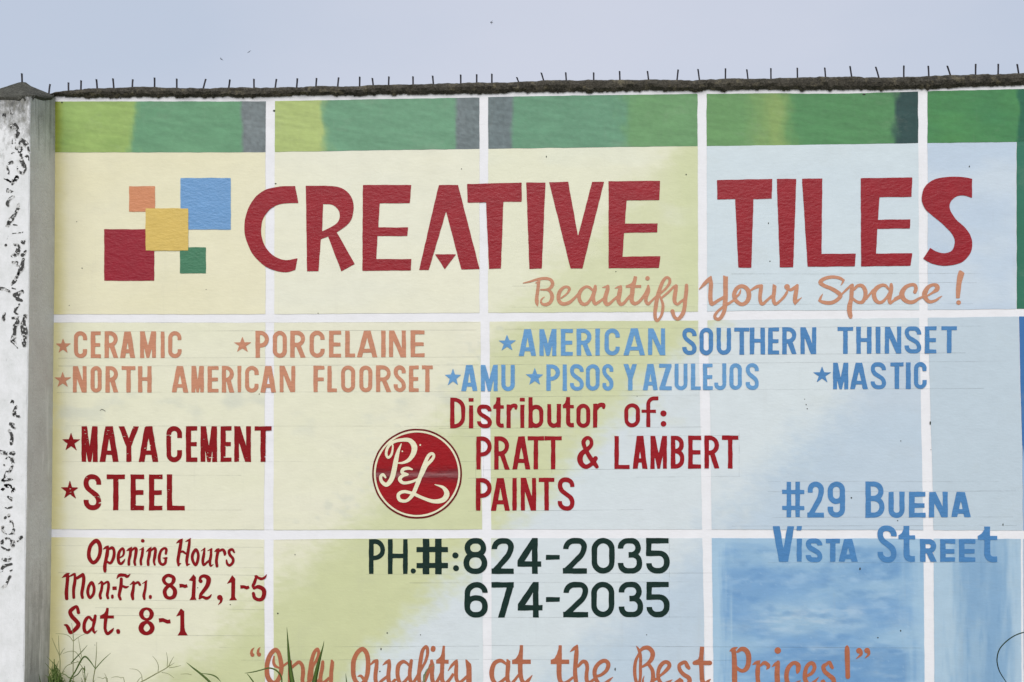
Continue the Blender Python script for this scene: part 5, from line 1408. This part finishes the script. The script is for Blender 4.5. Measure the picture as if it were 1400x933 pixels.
B([(64, 898, .4), (70, 904, .9), (75, 909, 1.1), (79, 917, 1.1), (83, 935, 1.2)], LF, 'blade', True); B([(105, 903.5, .4), (110, 909, .8), (115, 917, 1)])
for i in range(44):
    x = rnd.gauss(76, 5.5); h = rnd.uniform(8, 30) * (1.0 if x > 70 else .8); y0 = 934 + rnd.uniform(-3, 8)
    B([(x + rnd.uniform(-7, 7), y0 - h, .4), (x + rnd.uniform(-2.5, 2.5), y0 - h * .5, 1.3), (x, y0, 1.7)], rnd.choice([LF, LF, LD]), 'blade', True, rnd.uniform(-.16, -.04), rnd.uniform(-.03, .02))
for i in range(22):
    x = rnd.gauss(97, 16); h = rnd.uniform(4, 14); y0 = 938 + rnd.uniform(0, 6)
    B([(x + rnd.uniform(-6, 6), y0 - h, .4), (x + rnd.uniform(-2, 2), y0 - h * .5, 1.2), (x, y0, 1.6)], rnd.choice([LF, LD, ST]), 'blade', True, rnd.uniform(-.16, -.04))
B([(76.5, 946, 2.5), (74.5, 920, 2.0), (74, 905, .6)], LD, 'blade', True, -.12); B([(77, 908, .5), (76.5, 920, 1.8), (77.5, 940, 2.4)], LD, 'blade', True, -.12)

c = plant('seeding_weed', 192, -.12, 'thin leaning weed with branching seed stalks right of the grass clump', 'weed')
B = lambda pts, mat=ST, nm='stem', tg=False, Y=-.12, d=0.0: blade(c, pts, Y, mat, nm, tg, d)
B([(237.5, 898, .4), (233, 906, .9), (229, 912.5, 1.2), (215, 920.5, 1.4), (200, 929, 1.5), (190, 935, 1.6), (183, 948, 1.6)], M['stem'], 'stem', True)
for q in ([(208.5, 897, .4), (214, 904, .8), (216.5, 911, .9), (216, 919, .9)], [(227.5, 892, .4), (229, 902, .8), (228.5, 912, .9)], [(238.5, 906.5, .4), (233, 910, .8), (228, 913, .9)], [(247.5, 910, .4), (240, 912, .8), (231, 913.3, 1)],
          [(177, 914.5, .4), (187, 916, .7), (193, 922, .8), (194.5, 931, .9)], [(238, 927, .4), (230, 921.5, .7), (221, 919.5, .8)], [(187, 934, .9), (190, 929, .8), (194, 925.5, .4)]): B(q)
for q in ([(133, 926, .4), (140, 928, .8), (146, 933, .9)], [(143, 921, .4), (145.5, 927, .8), (147, 935, .9)], [(152, 927, .4), (158, 925.5, .8), (165, 927, .8), (170, 933, .9)]): B(q, tg=True)
c = plant('grass_sprout', 285, -.10, 'small dark sprout of two pointed blades under the opening hours', 'grass')
B = lambda pts, mat=LD, nm='blade', tg=True, Y=-.10, d=0.0: blade(c, pts, Y, mat, nm, tg, d)
B([(255, 906, .5), (264, 913.5, 2.0), (275, 922, 2.8), (287, 933, 3.2), (296, 946, 3.2)]); B([(302, 932.5, .5), (296, 926, 1.8), (288, 922.5, 1.6), (276, 921, .8)], tg=False)
B([(247, 922, .4), (256, 921.5, .8), (262, 923, .8)], M['stem'], 'stem', False)
c = plant('bent_grass_leaf', 366, -.16, 'kinked narrow grass leaf folded over in front of the first motto letter', 'grass')
B = lambda pts, mat=LD, nm='blade', tg=True, Y=-.16, d=0.0: blade(c, pts, Y, mat, nm, tg, d)
B([(334.5, 920.6, .5), (346, 919, 1.5), (358, 916, 1.6), (367, 913.6, 2.0), (375, 915.3, 2.2), (381, 919.8, 2.2), (384.8, 926.5, 2.0), (385.5, 934, 1.8), (387, 948, 1.8)])
B([(337.5, 921, .6), (342, 926.5, 1.5), (347.5, 935, 2.0), (352, 950, 2.0)])
c = plant('grass_shoot', 402, -.18, 'broad upright grass blade with its tip just below the opening hours panel', 'grass')
blade(c, [(393.6, 856.5, .4), (394, 868, 1.4), (394.8, 885, 3.0), (396, 905, 4.4), (398.5, 925, 6.2), (400.5, 945, 7.2)], -.18, LD, 'blade', True, -.02)
c = plant('grass_shoot', 424, -.18, 'broad grass blade leaning right, the right one of a pair over the motto', 'grass')
blade(c, [(444.3, 875, .4), (442.3, 884, 1.6), (438.5, 897, 3.2), (434.5, 912, 5.0), (430.5, 930, 6.2), (427, 950, 7.0)], -.18, LD, 'blade', True, -.02)
c = plant('grass_sprig', 580, -.14, 'small brownish sprig in front of the second motto word', 'grass')
blade(c, [(594.5, 908.8, .5), (589.5, 911.5, .9), (585, 914.5, 1.1), (581.5, 922, 1.5), (579.5, 931, 2.8), (578, 945, 3.0)], -.14, M['stem'], 'stem', True)
blade(c, [(583, 915, .4), (580.5, 922, .9), (579, 931, 1.4)], -.14, LD, 'blade', True)
c = plant('grass_sprout', 474, -.12, 'single short dark grass tip between the first two motto words', 'grass')
blade(c, [(472.6, 921, .4), (473.3, 928, 1.2), (474, 940, 1.6)], -.12, LD, 'blade', True)
c = plant('looping_vine', 1380, -.12, 'thin dark looping vine stem at the right over the blue tile', 'vine')
blade(c, [(1445, 893, 1.3), (1425, 872, 1.4), (1408, 865, 1.5), (1398, 865.3, 1.6), (1386, 870, 1.7), (1375, 878, 1.7), (1366.5, 888, 1.7), (1363.2, 900, 1.7), (1364, 910, 1.6), (1367.5, 920, 1.4), (1375, 932, 1.2), (1384, 948, 1.2)], -.12, M['vine'], 'stem', True)

# low grass below the picture along the foot of the wall
VV, FF = [], []
xa, xb_ = W(58, 933)[0], W(1700, 933)[0]
for i in range(2600):
    x, y = rnd.uniform(xa, xb_), -abs(rnd.gauss(0.02, .45)) - .015
    h = rnd.uniform(.025, .085); a = rnd.uniform(0, 6.28); w_ = rnd.uniform(.0018, .0035); ln = rnd.uniform(-.03, .03)
    s = len(VV)
    dx, dy = w_ * math.cos(a), w_ * math.sin(a)
    VV += [(x - dx, y - dy, 0), (x + dx, y + dy, 0), (x + dx * .6 + ln * .4, y + dy * .6, h * .6), (x - dx * .6 + ln * .4, y - dy * .6, h * .6), (x + ln, y - abs(ln) * .4, h)]
    FF += [(s, s + 1, s + 2, s + 3), (s + 3, s + 2, s + 4)]
vg = mesh_obj('grass_verge', VV, FF, LF, None)
vg['kind'] = 'stuff'; vg['label'] = 'short grass along the foot of the wall'

# ------------------------------------------------------------------ birds far off in the sky
def bird_mesh():
    """one closed body with swept wings and a forked tail, grown from edges"""
    me = bpy.data.meshes.new('bird')
    v = [(0, .085, 0), (0, .05, .004), (0, 0, 0), (0, -.06, .002), (.015, -.10, 0), (-.015, -.10, 0), (.05, .02, .012), (.105, -.02, .02), (.15, -.06, .012), (-.05, .02, .012), (-.105, -.02, .02), (-.15, -.06, .012)]
    e = [(0, 1), (1, 2), (2, 3), (3, 4), (3, 5), (1, 6), (6, 7), (7, 8), (1, 9), (9, 10), (10, 11)]
    r = [.014, .02, .022, .012, .006, .006, .014, .011, .004, .014, .011, .004]
    me.from_pydata(v, e, [])
    me.materials.append(M['feather'])
    return me, r


bm_, radii = bird_mesh()
b0 = None
for px, py, rz, bk_, lab in ((302.5, 81, 1.2, .5, 'tiny dark bird, the lowest and leftmost of the three in the sky'), (340.5, 71.4, .5, -.7, 'tiny dark bird just up and right of the lowest one'),
                             (672, 31, 1.9, .6, 'tiny dark bird alone high above the middle of the wall')):
    if b0 is None:
        o = bpy.data.objects.new('bird', bm_); b0 = o
        md = o.modifiers.new('skin', 'SKIN'); sk = bm_.skin_vertices[0]
        for i, q in enumerate(radii):
            sk.data[i].radius = (q, q); sk.data[i].use_root = i == 2
        md2 = o.modifiers.new('sub', 'SUBSURF'); md2.levels = md2.render_levels = 1
    else:
        o = b0.copy()
    COL.objects.link(o)
    o.location = W(px, py, 60.0); o.rotation_euler = (.25, bk_, rz)
    o['label'] = lab; o['category'] = 'bird'; o['group'] = 'birds flying far off'
